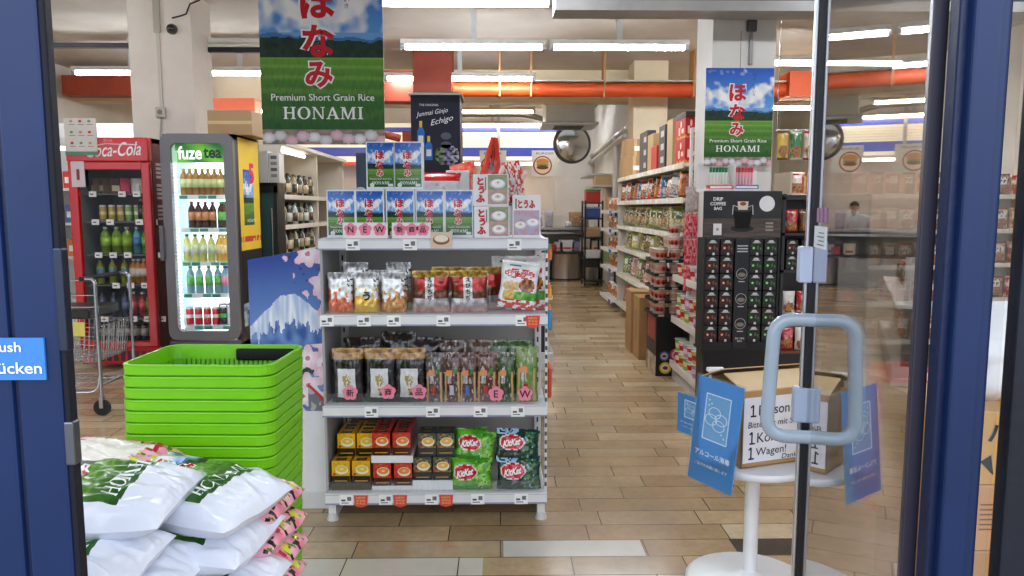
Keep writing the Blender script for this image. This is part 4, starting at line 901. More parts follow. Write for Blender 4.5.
put_sack(2, -.815, 1.85, .672, -20, 3, 3, 'white rice sack with a small green corner showing, just behind the topmost sack', text=True)
put_sack(3, -1.0, 1.54, .64, -4, 6, 2, 'white rice sack under the topmost sack, touching the blue post', text=True)
put_sack(4, -.945, 1.69, .565, -3, 3, 3, 'white rice sack in the middle of the pile, between topmost sack and lower front sack')
put_sack(5, -.835, 1.83, .575, -9, 3, 3, 'white rice sack with green label edge beside the pink floral sacks', text=True)
put_sack(6, -.90, 1.62, .445, -2, 3, 3, 'white rice sack low in the front of the pile')
put_sack(7, -.81, 1.80, .455, -6, 2, 2, 'white rice sack low in the pile against the pink floral sacks')
put_sack(8, -.92, 1.62, .34, 0, 0, 0, 'white rice sack at the very bottom of the pile')
for i, (x, y, z, rz) in enumerate(((-.755, 1.98, .60, -6), (-.75, 1.97, .525, -9), (-.745, 1.98, .45, -5), (-.755, 1.97, .375, -8))):
    put_sack(20+i, x, y, z, rz, 0, 2, ('pink floral rice sack on top of its pile beside the green baskets', 'pink floral rice sack second down beside the green baskets', 'pink floral rice sack third down beside the green baskets', 'pink floral rice sack lowest beside the green baskets')[i], 'p')
put_sack(30, -1.07, 1.95, .715, -8, 0, 3, 'pink floral rice sack behind the topmost white sack, by the blue post', 'p')
put_sack(31, -1.09, 1.95, .635, 0, 0, 0, 'pink floral rice sack under the one behind the topmost white sack', 'p')
MB().box(-.34, -.05, .21, .34, .26, .56, C(212, 206, 198), 'satin', .01).obj('platform_step', pl_)
# ================================================================== DRINKS
def bottle(h, r, liquid, label, cap, lab=(.3, .62), neck=.38, f='gloss', square=False):
    # bottle of height h with a printed band; returns (body builder, cap builder)
    b = MB(); z = lambda t: t*h
    pr = [(r*.8, 0), (r, z(.03)), (r, z(lab[0])), (r*1.02, z(lab[0])), (r*1.02, z(lab[1])), (r, z(lab[1])), (r, z(.66)), (r*.8, z(.78)), (r*neck, z(.88)), (r*neck, z(.95))]
    cs = [liquid, liquid, label, label, label, liquid, liquid, liquid, liquid, liquid]
    b.lathe([(p[0], p[1], c) for p, c in zip(pr, cs)], (0, 0, 0), liquid, f, 12)
    c = MB().lathe([(r*neck*1.18, z(.92)), (r*neck*1.18, z(1.0)), (r*neck*1.0, z(1.005))], (0, 0, 0), cap, 'satin', 10)
    return b, c
def can(h, r, c1, c2):
    return MB().lathe([(r*.8, 0, C(190)), (r, h*.05, c1), (r, h*.4, c2), (r, h*.6, c1), (r, h*.9, C(200)), (r*.85, h*.97, C(200)), (r*.85, h, C(200))], (0, 0, 0), c1, 'gloss', 12)
PROTO = {}
def put_bottle(key, mk_, loc, lb, cat, group, rz=0, name='bottle'):
    if key not in PROTO:
        r = mk_(); 
        if isinstance(r, tuple):
            o = thing(name, lb, cat, loc, rz, group); r[0].obj('bottle_body' if name == 'bottle' else 'body', o); r[1].obj('cap', o)
        else: o = r.obj(name, None, loc, rz); tag(o, lb, cat, group)
        PROTO[key] = o; return o
    o = dup(PROTO[key], loc, rz, lb); o['group'] = group; return o
def row(key, mk_, x0, x1, n, y, z, what, where, group, cat='bottle', name='bottle', side='handle side', start=0, total=None):
    for i in range(n):
        x = x0+(x1-x0)*(i/(n-1) if n > 1 else 0)
        put_bottle(key, mk_, (x, y+R.uniform(-.006, .006), z), f'{ORD[start+i]} {what} {where}' + (f', counted from the {side}' if n > 1 and len((what+' '+where).split()) < 11 else ''), cat, group, R.uniform(0, 6), name)

# --- grey fridge with white lit interior
FY = 6.0; fx0, fx1 = at(165.5, 240, FY).x, at(237, 240, FY).x; fw = fx1-fx0
fr = thing('drinks_fridge', 'grey glass-door drinks fridge, brightly lit, with a green and white header', 'fridge', ((fx0+fx1)/2, FY, 0)); w = fw/2; D = .62; FH = 1.985
GR_ = C(112, 110, 114)
q = MB().box(-w, -w+.04, .03, D, .06, FH, C(46, 46, 50), 'satin').box(w-.04, w, .03, D, .06, FH, C(40, 40, 44), 'satin').box(-w, w, D-.04, D, .06, FH, C(50), 'satin').box(-w, w, .03, D, FH-.04, FH, C(70), 'satin').box(-w, w, .03, D, .06, .30, C(70, 70, 74), 'satin')
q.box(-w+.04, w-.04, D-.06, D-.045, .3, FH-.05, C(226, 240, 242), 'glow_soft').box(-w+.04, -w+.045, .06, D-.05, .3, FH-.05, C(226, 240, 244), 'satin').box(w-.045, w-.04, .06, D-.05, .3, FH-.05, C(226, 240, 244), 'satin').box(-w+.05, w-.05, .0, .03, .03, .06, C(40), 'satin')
q.obj('cabinet', fr)
# door frame with rounded opening
ix, iz0, iz1 = w-.075, .40, FH-.075
def rr(hx_, z0, z1, r, n=8):
    o = []
    for cx, cz, a in ((hx_-r, z1-r, 0), (-hx_+r, z1-r, pi/2), (-hx_+r, z0+r, pi), (hx_-r, z0+r, 1.5*pi)): o += [(cx+r*cos(a+pi/2*k/n), cz+r*sin(a+pi/2*k/n)) for k in range(n+1)]
    return o
A, B = rr(w, .33, FH, .07), rr(ix, iz0, iz1, .05); n = len(A); q = MB()
q.add([(x, -.02, z) for x, z in A]+[(x, -.02, z) for x, z in B]+[(x, .03, z) for x, z in A]+[(x, .03, z) for x, z in B],
      [(i, (i+1) % n, n+(i+1) % n, n+i) for i in range(n)]+[(2*n+i, 3*n+i, 3*n+(i+1) % n, 2*n+(i+1) % n) for i in range(n)]+[(i, 2*n+i, 2*n+(i+1) % n, (i+1) % n) for i in range(n)]+[(n+i, n+(i+1) % n, 3*n+(i+1) % n, 3*n+i) for i in range(n)], GR_, 'satin')
q.box(-w-.0, w, -.015, .03, .06, .325, C(84, 82, 86), 'satin', .006)
for k in range(4):
    for j in range(12): q.box(-w+.1+j*.036, -w+.128+j*.036, -.018, -.014, .14+k*.04, .165+k*.04, C(30), 'satin')
dr = q.obj('door', fr)
MB().poly([(x, .0, z) for x, z in rr(ix, iz0, iz1, .05)], C(235), 'fridge_glass').obj('glass_pane', dr)
MB().box(-w-.03, -w+.005, -.05, -.01, .98, 1.26, C(96, 94, 98), 'satin', .012).obj('handle', dr)
q = MB().img((-ix, .02, FH-.225), (2*ix, 0, 0), (0, 0, .15), 30, 8, lambda s, t: C(150, 190, 160) if s < .06+.06*(1-t) else mix(C(24, 104, 34), C(96, 165, 36), .5+.5*sin((s+t*.4)*9)), 'glow_hdr')
q.text('fuze', (-.068, .018, FH-.148), X_, Z_, .105, C(250), 'glow_hdr', w=.19, off=.02).text('tea', (.112, .018, FH-.148), X_, Z_, .085, C(24, 56, 34), 'card', w=.145, off=.03)
q.obj('header_sign', fr)
q = MB()
for s in (-1, 1):
    for k in range(46): q.box(s*(ix-.012)-.008, s*(ix-.012)+.008, .035, .045, .42+k*.03, .436+k*.03, C(236, 246, 255), 'glow')
q.obj('light_strip', fr)
FS = [1.50, 1.235, .96, .70, .435]
for i, z in enumerate(FS):
    s = MB().box(-ix, ix, .06, D-.07, z-.012, z, C(220, 232, 236), 'satin').box(-ix, ix, .05, .06, z-.03, z+.005, C(216, 232, 236), 'satin').obj('wire_shelf', fr)
    q = MB()
    for k in range(6): q.box(-ix+.03+k*.077, -ix+.095+k*.077, .0485, .05, z-.026, z, [C(60, 140, 120), C(226, 230, 226), C(90, 160, 140)][(k+i) % 3], 'card')
    q.obj('price_strip', s)
YC = C(240, 200, 30); fxc = (fx0+fx1)/2; X0 = fxc-ix+.045; X1 = fxc+ix-.03; FYB = FY+.12
row('amber', lambda: bottle(.215, .03, C(176, 124, 50), C(206, 214, 150), YC), X0, X1, 8, FYB, FS[0]+.001, 'yellow-capped amber tea bottle', 'on the top shelf of the grey fridge', 'tea bottles, top fridge shelf')
row('peach', lambda: bottle(.215, .03, C(74, 34, 22), C(206, 140, 90), C(206, 40, 60)), X0+.05, X0+.22, 4, FYB, FS[1]+.001, 'red-capped dark tea bottle', 'on the second shelf of the grey fridge', 'red-capped tea bottles')
row('green_tea', lambda: bottle(.215, .03, C(86, 44, 22), C(110, 190, 90), C(40, 170, 70)), X0+.29, X1-.01, 3, FYB, FS[1]+.001, 'green-capped dark tea bottle', 'after the red-capped ones in the grey fridge', 'green-capped tea bottles')
row('lemon', lambda: bottle(.225, .031, C(226, 226, 130), C(210, 222, 190), C(40, 110, 70)), X0+.0, X0+.2, 4, FYB, FS[2]+.001, 'green-capped pale yellow bottle', 'on the third shelf of the grey fridge', 'yellow drinks, third fridge shelf')
row('orange', lambda: bottle(.225, .031, C(236, 190, 80), C(236, 214, 150), C(226, 190, 50)), X0+.265, X1, 4, FYB, FS[2]+.001, 'yellow-capped orange bottle', 'after the pale yellow ones in the grey fridge', 'orange drinks, third fridge shelf')
row('water', lambda: bottle(.225, .031, C(150, 190, 200), C(110, 190, 90), C(60, 150, 100)), X0+.02, X0+.24, 4, FYB, FS[3]+.001, 'clear water bottle with green label', 'on the fourth shelf of the grey fridge', 'water bottles, green labels')
row('pinkwater', lambda: bottle(.225, .031, C(150, 186, 206), C(226, 140, 160), C(60, 80, 160)), X0+.3, X1, 3, FYB, FS[3]+.001, 'clear water bottle with pink label', 'after the green-labelled waters in the grey fridge', 'water bottles, pink labels')
row('redcan', lambda: can(.15, .031, C(206, 30, 40), C(226, 214, 214)), X0+.0, X0+.21, 4, FYB, FS[4]+.001, 'red and white can', 'on the lowest shelf of the grey fridge', 'red cans', 'can', 'drink_can')
row('blackcan', lambda: can(.16, .03, C(18, 22, 20), C(70, 180, 60)), X0+.275, X0+.345, 2, FYB, FS[4]+.001, 'black and green can', 'after the red cans in the grey fridge', 'black cans', 'can', 'drink_can')
row('silvercan', lambda: can(.16, .034, C(214, 216, 220), C(190, 200, 206)), X1-.01, X1, 1, FYB, FS[4]+.001, 'silver can', 'after the black cans in the grey fridge', 'silver cans', 'can', 'drink_can', start=0)
row('backcan', lambda: can(.16, .03, C(90, 110, 70), C(140, 150, 110)), X0+.2, X1, 4, FY+.3, FS[4]+.001, 'olive can in the back row', 'on the lowest shelf of the grey fridge', 'olive cans', 'can', 'drink_can')
# yellow poster and dark print on the fridge's aisle side
q = MB(); sx = w+.001
q.img((sx, .1, 1.05), (0, D-.12, 0), (0, 0, .92), 22, 40, lambda s, t: (field_art((s-.18)/.5, (t-.22)/.5) if .18 < s < .68 and .22 < t < .72 else (C(206, 60, 60) if .08 < t < .13 and nz(s*26, t*9) > -.1 else C(240, 202, 60))), 'card')
q.text('5', (sx+.001, .4, 1.69), Y_, Z_, .17, C(226, 40, 90), 'card', w=.13, off=.04)
q.text('HONAMI', (sx+.002, .36, 1.295), Y_, Z_, .03, C(240), 'card', w=.2)
q.img((sx, .1, .42), (0, D-.12, 0), (0, 0, .63), 14, 20, lambda s, t: C(30, 28, 34) if t > .3 else mix(C(40, 80, 150), C(190, 200, 210), .5+nz(s*5, t*9)*1.6), 'card')
q.text('Kuroshu', (sx+.001, .36, .86), (Y_+Z_*.25).normalized(), Z_, .06, C(214), 'card', w=.3, shear=.3)
q.obj('side_poster', fr)
x0, x1 = at(216, 128, FY+.3).x, at(259, 128, FY+.3).x
tag(MB().box(x0, x1, FY+.12, FY+.55, FH+.001, FH+.2, C(158, 128, 92), 'card', .004).box(x0, x1, FY+.119, FY+.12, FH+.09, FH+.115, C(190, 165, 120), 'card').obj('brown_carton'), 'plain brown carton lying on top of the grey drinks fridge', 'box')

# --- red fridge
KY = 6.4; kx0, kx1 = at(73, 240, KY).x, at(154, 240, KY).x; w = (kx1-kx0)/2; kxc = (kx0+kx1)/2; KH = 1.99; D = .68
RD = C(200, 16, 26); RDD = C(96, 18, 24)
kf = thing('drinks_fridge', 'red glass-door drinks fridge with white script header beside the trolley', 'fridge', (kxc, KY, 0))
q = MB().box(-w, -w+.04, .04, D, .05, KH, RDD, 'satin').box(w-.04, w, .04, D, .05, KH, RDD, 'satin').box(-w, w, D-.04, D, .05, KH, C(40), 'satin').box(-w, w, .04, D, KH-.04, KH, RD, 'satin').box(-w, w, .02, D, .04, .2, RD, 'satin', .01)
q.box(-w+.04, w-.04, D-.06, D-.045, .2, KH-.2, C(120, 122, 124), 'satin').box(-w+.04, -w+.045, .06, D-.05, .2, KH-.2, C(120, 126, 128), 'satin').box(w-.045, w-.04, .06, D-.05, .2, KH-.2, C(60), 'satin')
for k in range(9): q.box(-w+.1+k*.06, -w+.14+k*.06, .018, .02, .07, .16, C(60, 14, 18), 'satin')
for k in range(26): q.box(w, w+.0015, .1, .19, .9+k*.036, .922+k*.036, C(206, 190, 190) if (k*7) % 5 else C(120, 30, 36), 'card')
q.obj('cabinet', kf)
hd = MB().box(-w, w, -.03, .06, KH-.2, KH, RD, 'gloss', .01)
hd.text('Coca-Cola', (.06, -.031, KH-.1), (X_+Z_*.04).normalized(), Z_, .115, C(236), 'card', w=.46, off=.01, shear=.35).text('Drink', (.02, -.031, KH-.025), X_, Z_, .022, C(230, 190, 190), 'card')
hd.tube([(-.16, -.031, KH-.075), (.0, -.032, KH-.055), (.26, -.031, KH-.06)], .004, C(236), 'card', 5); hd.obj('header_sign', kf, label='red header with white script')
q = MB()
ix, iz0, iz1 = w-.075, .22, KH-.27
for a in ((-w, -ix, .2, KH-.2), (ix, w, .2, KH-.2)): q.box(a[0], a[1], -.02, .035, a[2], a[3], RD, 'gloss', .012)
q.box(-ix-.01, ix+.01, -.02, .035, iz1, KH-.2, RD, 'gloss', .008).box(-ix-.01, ix+.01, -.02, .035, .2, iz0+.03, RD, 'gloss', .008)
dr = q.obj('door', kf); MB().rect((0, .0, (iz0+iz1)/2), X_*ix, Z_*((iz1-iz0)/2), C(60), 'fridge_glass').obj('glass_pane', dr)
KS = [1.525, 1.285, 1.0, .735, .44, .21]
for i, z in enumerate(KS):
    s = MB().box(-ix, ix, .07, D-.07, z-.012, z, C(86, 88, 90), 'satin').obj('wire_shelf', kf)
    for k in range(5 if i < 5 else 0):
        if (k*3+i) % 4 == 3: continue
        x = -ix+.05+k*.125+.01*i; MB().box(x, x+.062, .06, .066, z-.03, z+.018, C(236), 'card').box(x+.01, x+.04, .0592, .06, z-.012, z-.002, C(90), 'card').obj('price_tag', s)
dt = MB(); 
L0, L1 = kxc-ix+.06, kxc+ix-.05; KB = KY+.16
def carton(c1, c2): return lambda: MB().box(-.035, .035, -.03, .03, 0, .13, c1, 'card', .003).box(-.03, .03, -.0315, -.03, .02, .07, c2, 'card')
row('jar', carton(C(90, 70, 50), C(190, 180, 150)), L0, L0+.16, 3, KB, KS[0]+.001, 'brown drink carton', 'on the top shelf of the red fridge', 'cartons in the red fridge', 'carton', 'drink_carton', 'post side')
row('pinkjar', carton(C(196, 60, 90), C(226, 150, 160)), L0+.25, L0+.25, 1, KB, KS[0]+.001, 'pink drink carton', 'on the top shelf of the red fridge', 'pink cartons', 'carton', 'drink_carton', 'post side')
row('whitejar', carton(C(214, 214, 204), C(120, 150, 120)), L0+.34, L1, 4, KB, KS[0]+.001, 'white drink carton', 'on the top shelf of the red fridge', 'white cartons in the red fridge', 'carton', 'drink_carton', 'post side')
row('teacan', lambda: can(.14, .03, C(170, 150, 70), C(210, 190, 110)), L0+.05, L0+.2, 3, KB, KS[1]+.001, 'tan can', 'on the second shelf of the red fridge', 'tan cans', 'can', 'drink_can', 'post side')
row('greencan', lambda: can(.14, .03, C(120, 160, 70), C(200, 210, 170)), L0+.27, L0+.42, 3, KB, KS[1]+.001, 'green can', 'on the second shelf of the red fridge', 'green cans', 'can', 'drink_can', 'post side')
row('darkb', lambda: bottle(.19, .03, C(40, 30, 30), C(90, 60, 60), C(190)), L1-.05, L1, 2, KB, KS[1]+.001, 'dark bottle', 'on the second shelf of the red fridge', 'dark bottles in the red fridge', side='post side')
row('bigg', lambda: bottle(.235, .042, C(120, 156, 30), C(150, 190, 50), C(220, 224, 214)), L0+.06, L0+.25, 3, KB, KS[2]+.001, 'fat yellow-green bottle', 'on the third shelf of the red fridge', 'fat green bottles', side='post side')
row('blueb', lambda: bottle(.235, .034, C(90, 160, 170), C(60, 110, 180), C(220)), L0+.335, L0+.335, 1, KB, KS[2]+.001, 'blue-labelled bottle', 'on the third shelf of the red fridge', 'blue bottles', side='post side')
row('bigg2', lambda: bottle(.235, .044, C(66, 170, 40), C(110, 200, 60), C(60, 150, 60)), L0+.42, L1, 2, KB, KS[2]+.001, 'fat bright green bottle', 'on the third shelf of the red fridge', 'bright green bottles', side='post side')
row('yelb', lambda: bottle(.22, .033, C(150, 160, 40), C(90, 130, 150), C(60, 90, 140)), L0, L0+.21, 3, KB, KS[3]+.001, 'yellow bottle with blue band', 'on the fourth shelf of the red fridge', 'yellow bottles', side='post side')
row('orab', lambda: bottle(.22, .036, C(180, 120, 40), C(206, 196, 180), C(220, 220, 214)), L0+.29, L1, 4, KB, KS[3]+.001, 'orange bottle with pale label', 'on the fourth shelf of the red fridge', 'orange bottles', side='post side')
row('blub', lambda: bottle(.22, .032, C(60, 74, 100), C(90, 96, 130), C(60, 60, 80)), L0, L0+.2, 3, KB, KS[4]+.001, 'dark blue bottle', 'on the fifth shelf of the red fridge', 'dark blue bottles', side='post side')
row('redb', lambda: bottle(.22, .034, C(160, 40, 44), C(200, 60, 66), C(226)), L0+.27, L0+.43, 3, KB, KS[4]+.001, 'white-capped red bottle', 'on the fifth shelf of the red fridge', 'red bottles', side='post side')
row('grnb', lambda: bottle(.22, .034, C(70, 140, 50), C(90, 170, 60), C(226)), L1-.01, L1-.01, 1, KB, KS[4]+.001, 'white-capped green bottle', 'on the fifth shelf of the red fridge', 'green bottles', side='post side')
row('colab', lambda: bottle(.21, .033, C(44, 22, 20), C(170, 160, 150), C(206, 214, 226)), L0, L1, 7, KB, KS[5]+.001, 'dark cola bottle with pale label', 'on the floor shelf of the red fridge', 'cola bottles', side='post side')
q = MB()
a, e = at(65, 155, KY-.05), at(95, 118, KY-.05)
q.box(a.x, e.x, KY-.04, KY-.035, a.z, e.z, C(214, 208, 202), 'card').box(a.x, e.x, KY-.041, KY-.04, a.z, a.z+.03, C(90, 140, 110), 'card')
for r_ in range(3):
    for k in range(3): q.box(a.x+.04+k*.075, a.x+.09+k*.075, KY-.0415, KY-.04, a.z+.07+r_*.09, a.z+.075+r_*.09, C(120), 'card').disc((a.x+.06+k*.075, KY-.0415, a.z+.1+r_*.09), X_*.014, Z_*.011, [C(206, 60, 60), C(120, 150, 90), C(190, 150, 110)][(k+r_) % 3])
tag(q.obj('paper_sheet'), 'white paper sheet with rows of small pictures taped over the red fridge header', 'paper')
q = MB(); a, e = at(71, 187, KY-.04), at(83, 161, KY-.04); q.box(a.x, e.x, KY-.026, KY-.022, a.z, e.z, C(214, 200, 206), 'card').box(a.x+.045, a.x+.07, KY-.0265, KY-.026, a.z+.06, a.z+.15, C(150, 60, 50), 'card')
tag(q.obj('paper_sheet'), 'smaller pinkish paper sheet with one bottle picture on the red fridge door', 'paper')
# --- dark narrow fridge with cartons on it, between the grey fridge and the bottle shelves
nx0, nx1 = -2.26, -2.03; NY = 6.85
nf = thing('bottle_fridge', 'narrow black glass-door fridge behind the grey drinks fridge', 'fridge', ((nx0+nx1)/2, NY, 0)); w = (nx1-nx0)/2
MB().box(-w, w, 0, .22, .0, 1.63, C(20), 'satin', .006).obj('cabinet', nf)
dr = MB().box(-w, -w+.03, -.03, -.005, .1, 1.6, C(36), 'satin').box(w-.03, w, -.03, -.005, .1, 1.6, C(36), 'satin').box(-w, w, -.03, -.005, 1.54, 1.6, C(36), 'satin').box(-w, w, -.03, -.005, .1, .16, C(36), 'satin').obj('door', nf)
MB().box(-w+.03, w-.03, -.02, -.012, .16, 1.54, C(70, 96, 98), 'gloss').obj('glass_pane', dr); MB().tube([(w-.045, -.05, .8), (w-.045, -.05, 1.4)], .01, C(150), 'chrome').obj('handle', dr)
for i, (px0, px1) in enumerate(((262, 270), (270.5, 281))):
    x0, x1 = at(px0, 165, NY+.1).x, at(px1, 165, NY+.1).x; q = MB().box(x0, x1, NY+.04, NY+.2, 1.631, 1.92-.02*i, C(222, 218, 212), 'card', .003)
    if i:
        for k in range(4): q.box(x0+.02, x1-.02, NY+.038, NY+.04, 1.68+k*.055, 1.71+k*.055, C(110) if k % 2 else C(150), 'card')
    tag(q.obj('white_carton'), ('plain white carton standing on the narrow black fridge', 'white carton with dark print standing on the narrow black fridge')[i], 'box')
# --- liquor shelves along the aisle
LX = -2.2
ls = thing('bottle_shelf', 'tall cream bottle shelving with lit canopy behind the narrow black fridge', 'shelf', (LX, 7.55, 0))
MB().box(-.5, -.46, 0, 3.0, 0, 2.0, C(206, 196, 180), 'satin').obj('back_panel', ls)
for y in (0, 1.48, 2.96): MB().box(-.46, .0, y, y+.04, 0, 2.03, C(214, 204, 188), 'satin').obj('upright', ls)
MB().box(-.5, .05, 0, 3.0, 2.03, 2.07, C(224, 216, 204), 'satin').obj('canopy', ls)
MB().tube([(-.1, .25, 2.0), (-.1, 1.3, 2.0)], .02, C(255, 246, 226), 'glow', 8).obj('tube_light', ls)
LZ = [1.53, 1.22, .93, .6, .2]
for z in LZ: MB().box(-.46, .0, 0, 3.0, z-.03, z, C(216, 204, 186), 'satin').box(.0, .012, 0, 3.0, z-.04, z+.008, C(230, 222, 208), 'satin').obj('shelf_board', ls)
cols = [(C(20, 24, 20), C(176, 160, 130)), (C(30, 36, 30), C(226, 222, 214)), (C(150, 130, 90), C(60, 56, 50)), (C(40, 60, 36), C(190, 180, 150)), (C(60, 36, 28), C(214, 190, 150)), (C(196, 210, 206), C(90, 60, 60))]
for i in range(3):
    for k in range(12):
        c = cols[(k*5+i*3) % 6]; put_bottle(f'sake{(k*5+i*3) % 6}', (lambda c=c: bottle(.235, .037, c[0], c[1], c[0] if c[0][0] < .2 else C(60), (.15, .55), .4)), (LX-.06-.02*(k % 2), 7.75+k*.115, LZ[i]+.001), f'{ORD[k]} sake bottle from the near end, {("top", "second", "third")[i]} shelf of the cream shelving', 'bottle', 'sake bottles on the cream shelving', k)
for i in range(3):
    for k in range(6):
        c = cols[(k+i*2+1) % 6]; put_bottle(f'sake{(k+i*2+1) % 6}', (lambda c=c: bottle(.235, .037, c[0], c[1], c[0] if c[0][0] < .2 else C(60), (.15, .55), .4)), (LX-.2, 7.78+k*.2, LZ[i]+.001), f'{ORD[k]} sake bottle in the rear row, {("top", "second", "third")[i]} shelf of the cream shelving', 'bottle', 'sake bottles on the cream shelving', k)
# --- chilled wall cabinet behind the red fridge (white canopy)
cc = thing('chilled_cabinet', 'white open chilled cabinet with lit canopy beyond the red fridge', 'cabinet', (-5.4, 8.6, 0))
q = MB().box(-1.0, 1.3, .7, .8, 0, 2.2, C(226), 'satin').box(-1.0, 1.3, 0, .8, 0, .35, C(220), 'satin').prism([(-1.0, -.15, 2.12), (1.3, -.15, 2.12), (1.3, .8, 2.38), (-1.0, .8, 2.38)], (0, 0, .06), C(230), 'satin').obj('cabinet_body', cc)
for z in (.8, 1.2, 1.6): MB().box(-1.0, 1.3, .15, .7, z, z+.03, C(226), 'satin').obj('shelf_board', cc)
MB().tube([(-.9, .1, 2.08), (1.2, .1, 2.08)], .025, C(240, 248, 255), 'glow', 8).obj('tube_light', cc)
PK = [C(206, 60, 50), C(226, 200, 90), C(80, 140, 70), C(226, 226, 220), C(220, 130, 60), C(90, 110, 160)]
for i, z in enumerate((.83, 1.23, 1.63)):
    for k in range(9):
        x = -6.3+k*.235; tag(MB().box(x, x+.15, 8.85, 9.0, z+.001, z+.2, PK[(k*2+i) % 6], 'gloss', .006).box(x+.02, x+.13, 8.848, 8.85, z+.06, z+.13, C(236), 'card').obj('food_carton'), f'{ORD[k]} carton on the {("lower", "middle", "upper")[i]} shelf of the open chilled cabinet', 'carton', 'cartons in the chilled cabinet')
# --- shopping trolley
TY = 4.95
tr = thing('shopping_trolley', 'chrome wire shopping trolley parked in front of the red fridge', 'trolley', (-2.72, TY, 0))
CH = C(196, 198, 202); q = MB(); L = .8
def P_(u, v, z): return V((-u*1.0, v, z))
def wires(q, a, b, c, d, n, m, r=.003):
    a, b, c, d = V(a), V(b), V(c), V(d)
    for i in range(n+1): t = i/n; q.tube([a.lerp(b, t), d.lerp(c, t)], r, CH, 'chrome', 5)
    for j in range(m+1): t = j/m; q.tube([a.lerp(d, t), b.lerp(c, t)], r, CH, 'chrome', 5)
q = MB(); wires(q, (0, 0, .60), (-.75, 0, .66), (-.72, 0, .42), (-.02, 0, .36), 22, 4); wires(q, (0, .46, .60), (-.75, .4, .66), (-.72, .38, .42), (-.02, .44, .36), 22, 4); wires(q, (0, 0, .60), (0, .46, .60), (-.02, .44, .36), (-.02, 0, .36), 14, 4); wires(q, (-.02, 0, .36), (-.72, .0, .42), (-.72, .38, .42), (-.02, .44, .36), 14, 10); wires(q, (-.75, 0, .66), (-.75, .4, .66), (-.72, .38, .42), (-.72, 0, .42), 12, 4)
q.obj('wire_basket', tr)
q = MB()
for v in (0, .46): q.tube(fillet([(.02, v, .12), (.02, v, .93), (-.06, v, .93)], .04), .013, C(170, 172, 178), 'chrome', 10).tube(fillet([(.02, v, .3), (.0, v, .16), (-.72, v*.85, .16)], .06), .012, CH, 'chrome', 8)
q.tube([(0, 0, .2), (0, .46, .2)], .01, CH, 'chrome'); wires(q, (0, 0, .19), (-.6, 0, .19), (-.6, .42, .19), (0, .46, .19), 12, 3)
for z in (.74, .82, .92): q.tube([(.02, 0, z), (-.36, 0, z-.0)], .004, CH, 'chrome', 5)
q.obj('frame', tr)
MB().tube([(-.06, -.02, .93), (-.06, .48, .93)], .016, C(40), 'rubber', 10).obj('handle', tr)
MB().box(-.42, -.05, .03, .43, .655, .72, C(34), 'satin', .01).obj('child_seat', tr)
MB().box(-.24, -.06, -.012, -.006, .545, .64, C(226, 216, 110), 'card', .002).obj('advert_card', tr); MB().box(-.44, -.35, -.012, -.006, .53, .6, C(236, 206, 50), 'card', .002).obj('advert_card', tr)
for x, v in ((.02, 0), (.02, .46), (-.7, 0), (-.7, .39)):
    q = MB(); q.M = Matrix.Translation((x, v-.012, .055))@Matrix.Rotation(-pi/2, 4, 'X'); q.lathe([(.054, 0), (.056, .004), (.056, .02), (.054, .024)], (0, 0, 0), C(40), 'rubber', 18); q.M = Matrix(); q.box(x-.014, x+.014, v-.018, v+.018, .05, .13, C(150), 'steel', .004); q.obj('wheel', tr)
# ================================================================== RIGHT-HAND AISLE SHELVING
RX = 1.6; RY0, RY1 = 6.47, 10.08
rs = thing('gondola_shelf', 'long white aisle shelving of pouches and noodles with cartons on top', 'shelf', (RX, RY0, 0)); RL = RY1-RY0
RZ = [1.79, 1.485, 1.17, .885, .53, .14]; RW = ['top', 'second', 'third', 'fourth', 'fifth', 'lowest']
MB().box(.46, .5, 0, RL, 0, 1.8, C(196, 188, 176), 'satin').obj('back_panel', rs)
for y in (0, 1.16, 2.32, RL-.03): MB().box(.42, .46, y, y+.03, 0, 1.8, C(214, 208, 198), 'satin').box(.05, .46, y, y+.02, 0, .12, C(214, 208, 198), 'satin').obj('upright', rs)
MB().box(.005, .42, RL-.02, RL, .12, 1.76, C(206, 200, 190), 'satin').obj('end_panel', rs)
for i, z in enumerate(RZ):
    d = 0 if i < 5 else -.0
    s = MB().box(d, .46, 0, RL, z-.03, z, C(224, 216, 202), 'satin').obj('shelf_board', rs)
    MB().box(d-.014, d, 0, RL, z-.045, z+.006, C(228, 222, 210), 'satin', .003).obj('price_rail', s)
    for k in range(14):
        y = .1+k*.24+R.uniform(-.05, .05); MB().box(d-.017, d-.014, y, y+.07, z-.04, z+.003, C(240) if k % 3 else C(226, 226, 170), 'card').obj('price_tag', s)
PAL = {1: [(C(196, 60, 40), C(226, 190, 150)), (C(206, 120, 60), C(110, 50, 30)), (C(40, 110, 160), C(200, 220, 226)), (C(40, 120, 170), C(226, 226, 210)), (C(90, 50, 34), C(190, 130, 90)), (C(206, 40, 36), C(240, 200, 180)), (C(150, 60, 44), C(214, 160, 120))],
       2: [(C(170, 140, 90), C(90, 60, 40)), (C(206, 196, 170), C(110, 120, 70)), (C(120, 130, 60), C(216, 210, 180)), (C(226, 222, 206), C(190, 206, 120)), (C(150, 110, 70), C(226, 216, 190)), (C(96, 84, 60), C(190, 170, 130))],
       3: [(C(206, 206, 60), C(240, 240, 220)), (C(90, 110, 60), C(214, 210, 180)), (C(222, 220, 206), C(120, 140, 80)), (C(52, 60, 40), C(150, 150, 110)), (C(190, 180, 60), C(60, 80, 50))],
       4: [(C(96, 160, 70), C(230, 230, 216)), (C(226, 226, 216), C(200, 120, 110)), (C(60, 120, 60), C(220, 226, 200)), (C(206, 150, 120), C(240, 230, 216)), (C(120, 90, 70), C(220, 200, 180))],
       5: [(C(226, 226, 216), C(206, 60, 50)), (C(70, 140, 70), C(230, 226, 210)), (C(206, 50, 44), C(236, 226, 210)), (C(110, 130, 70), C(226, 206, 150))]}
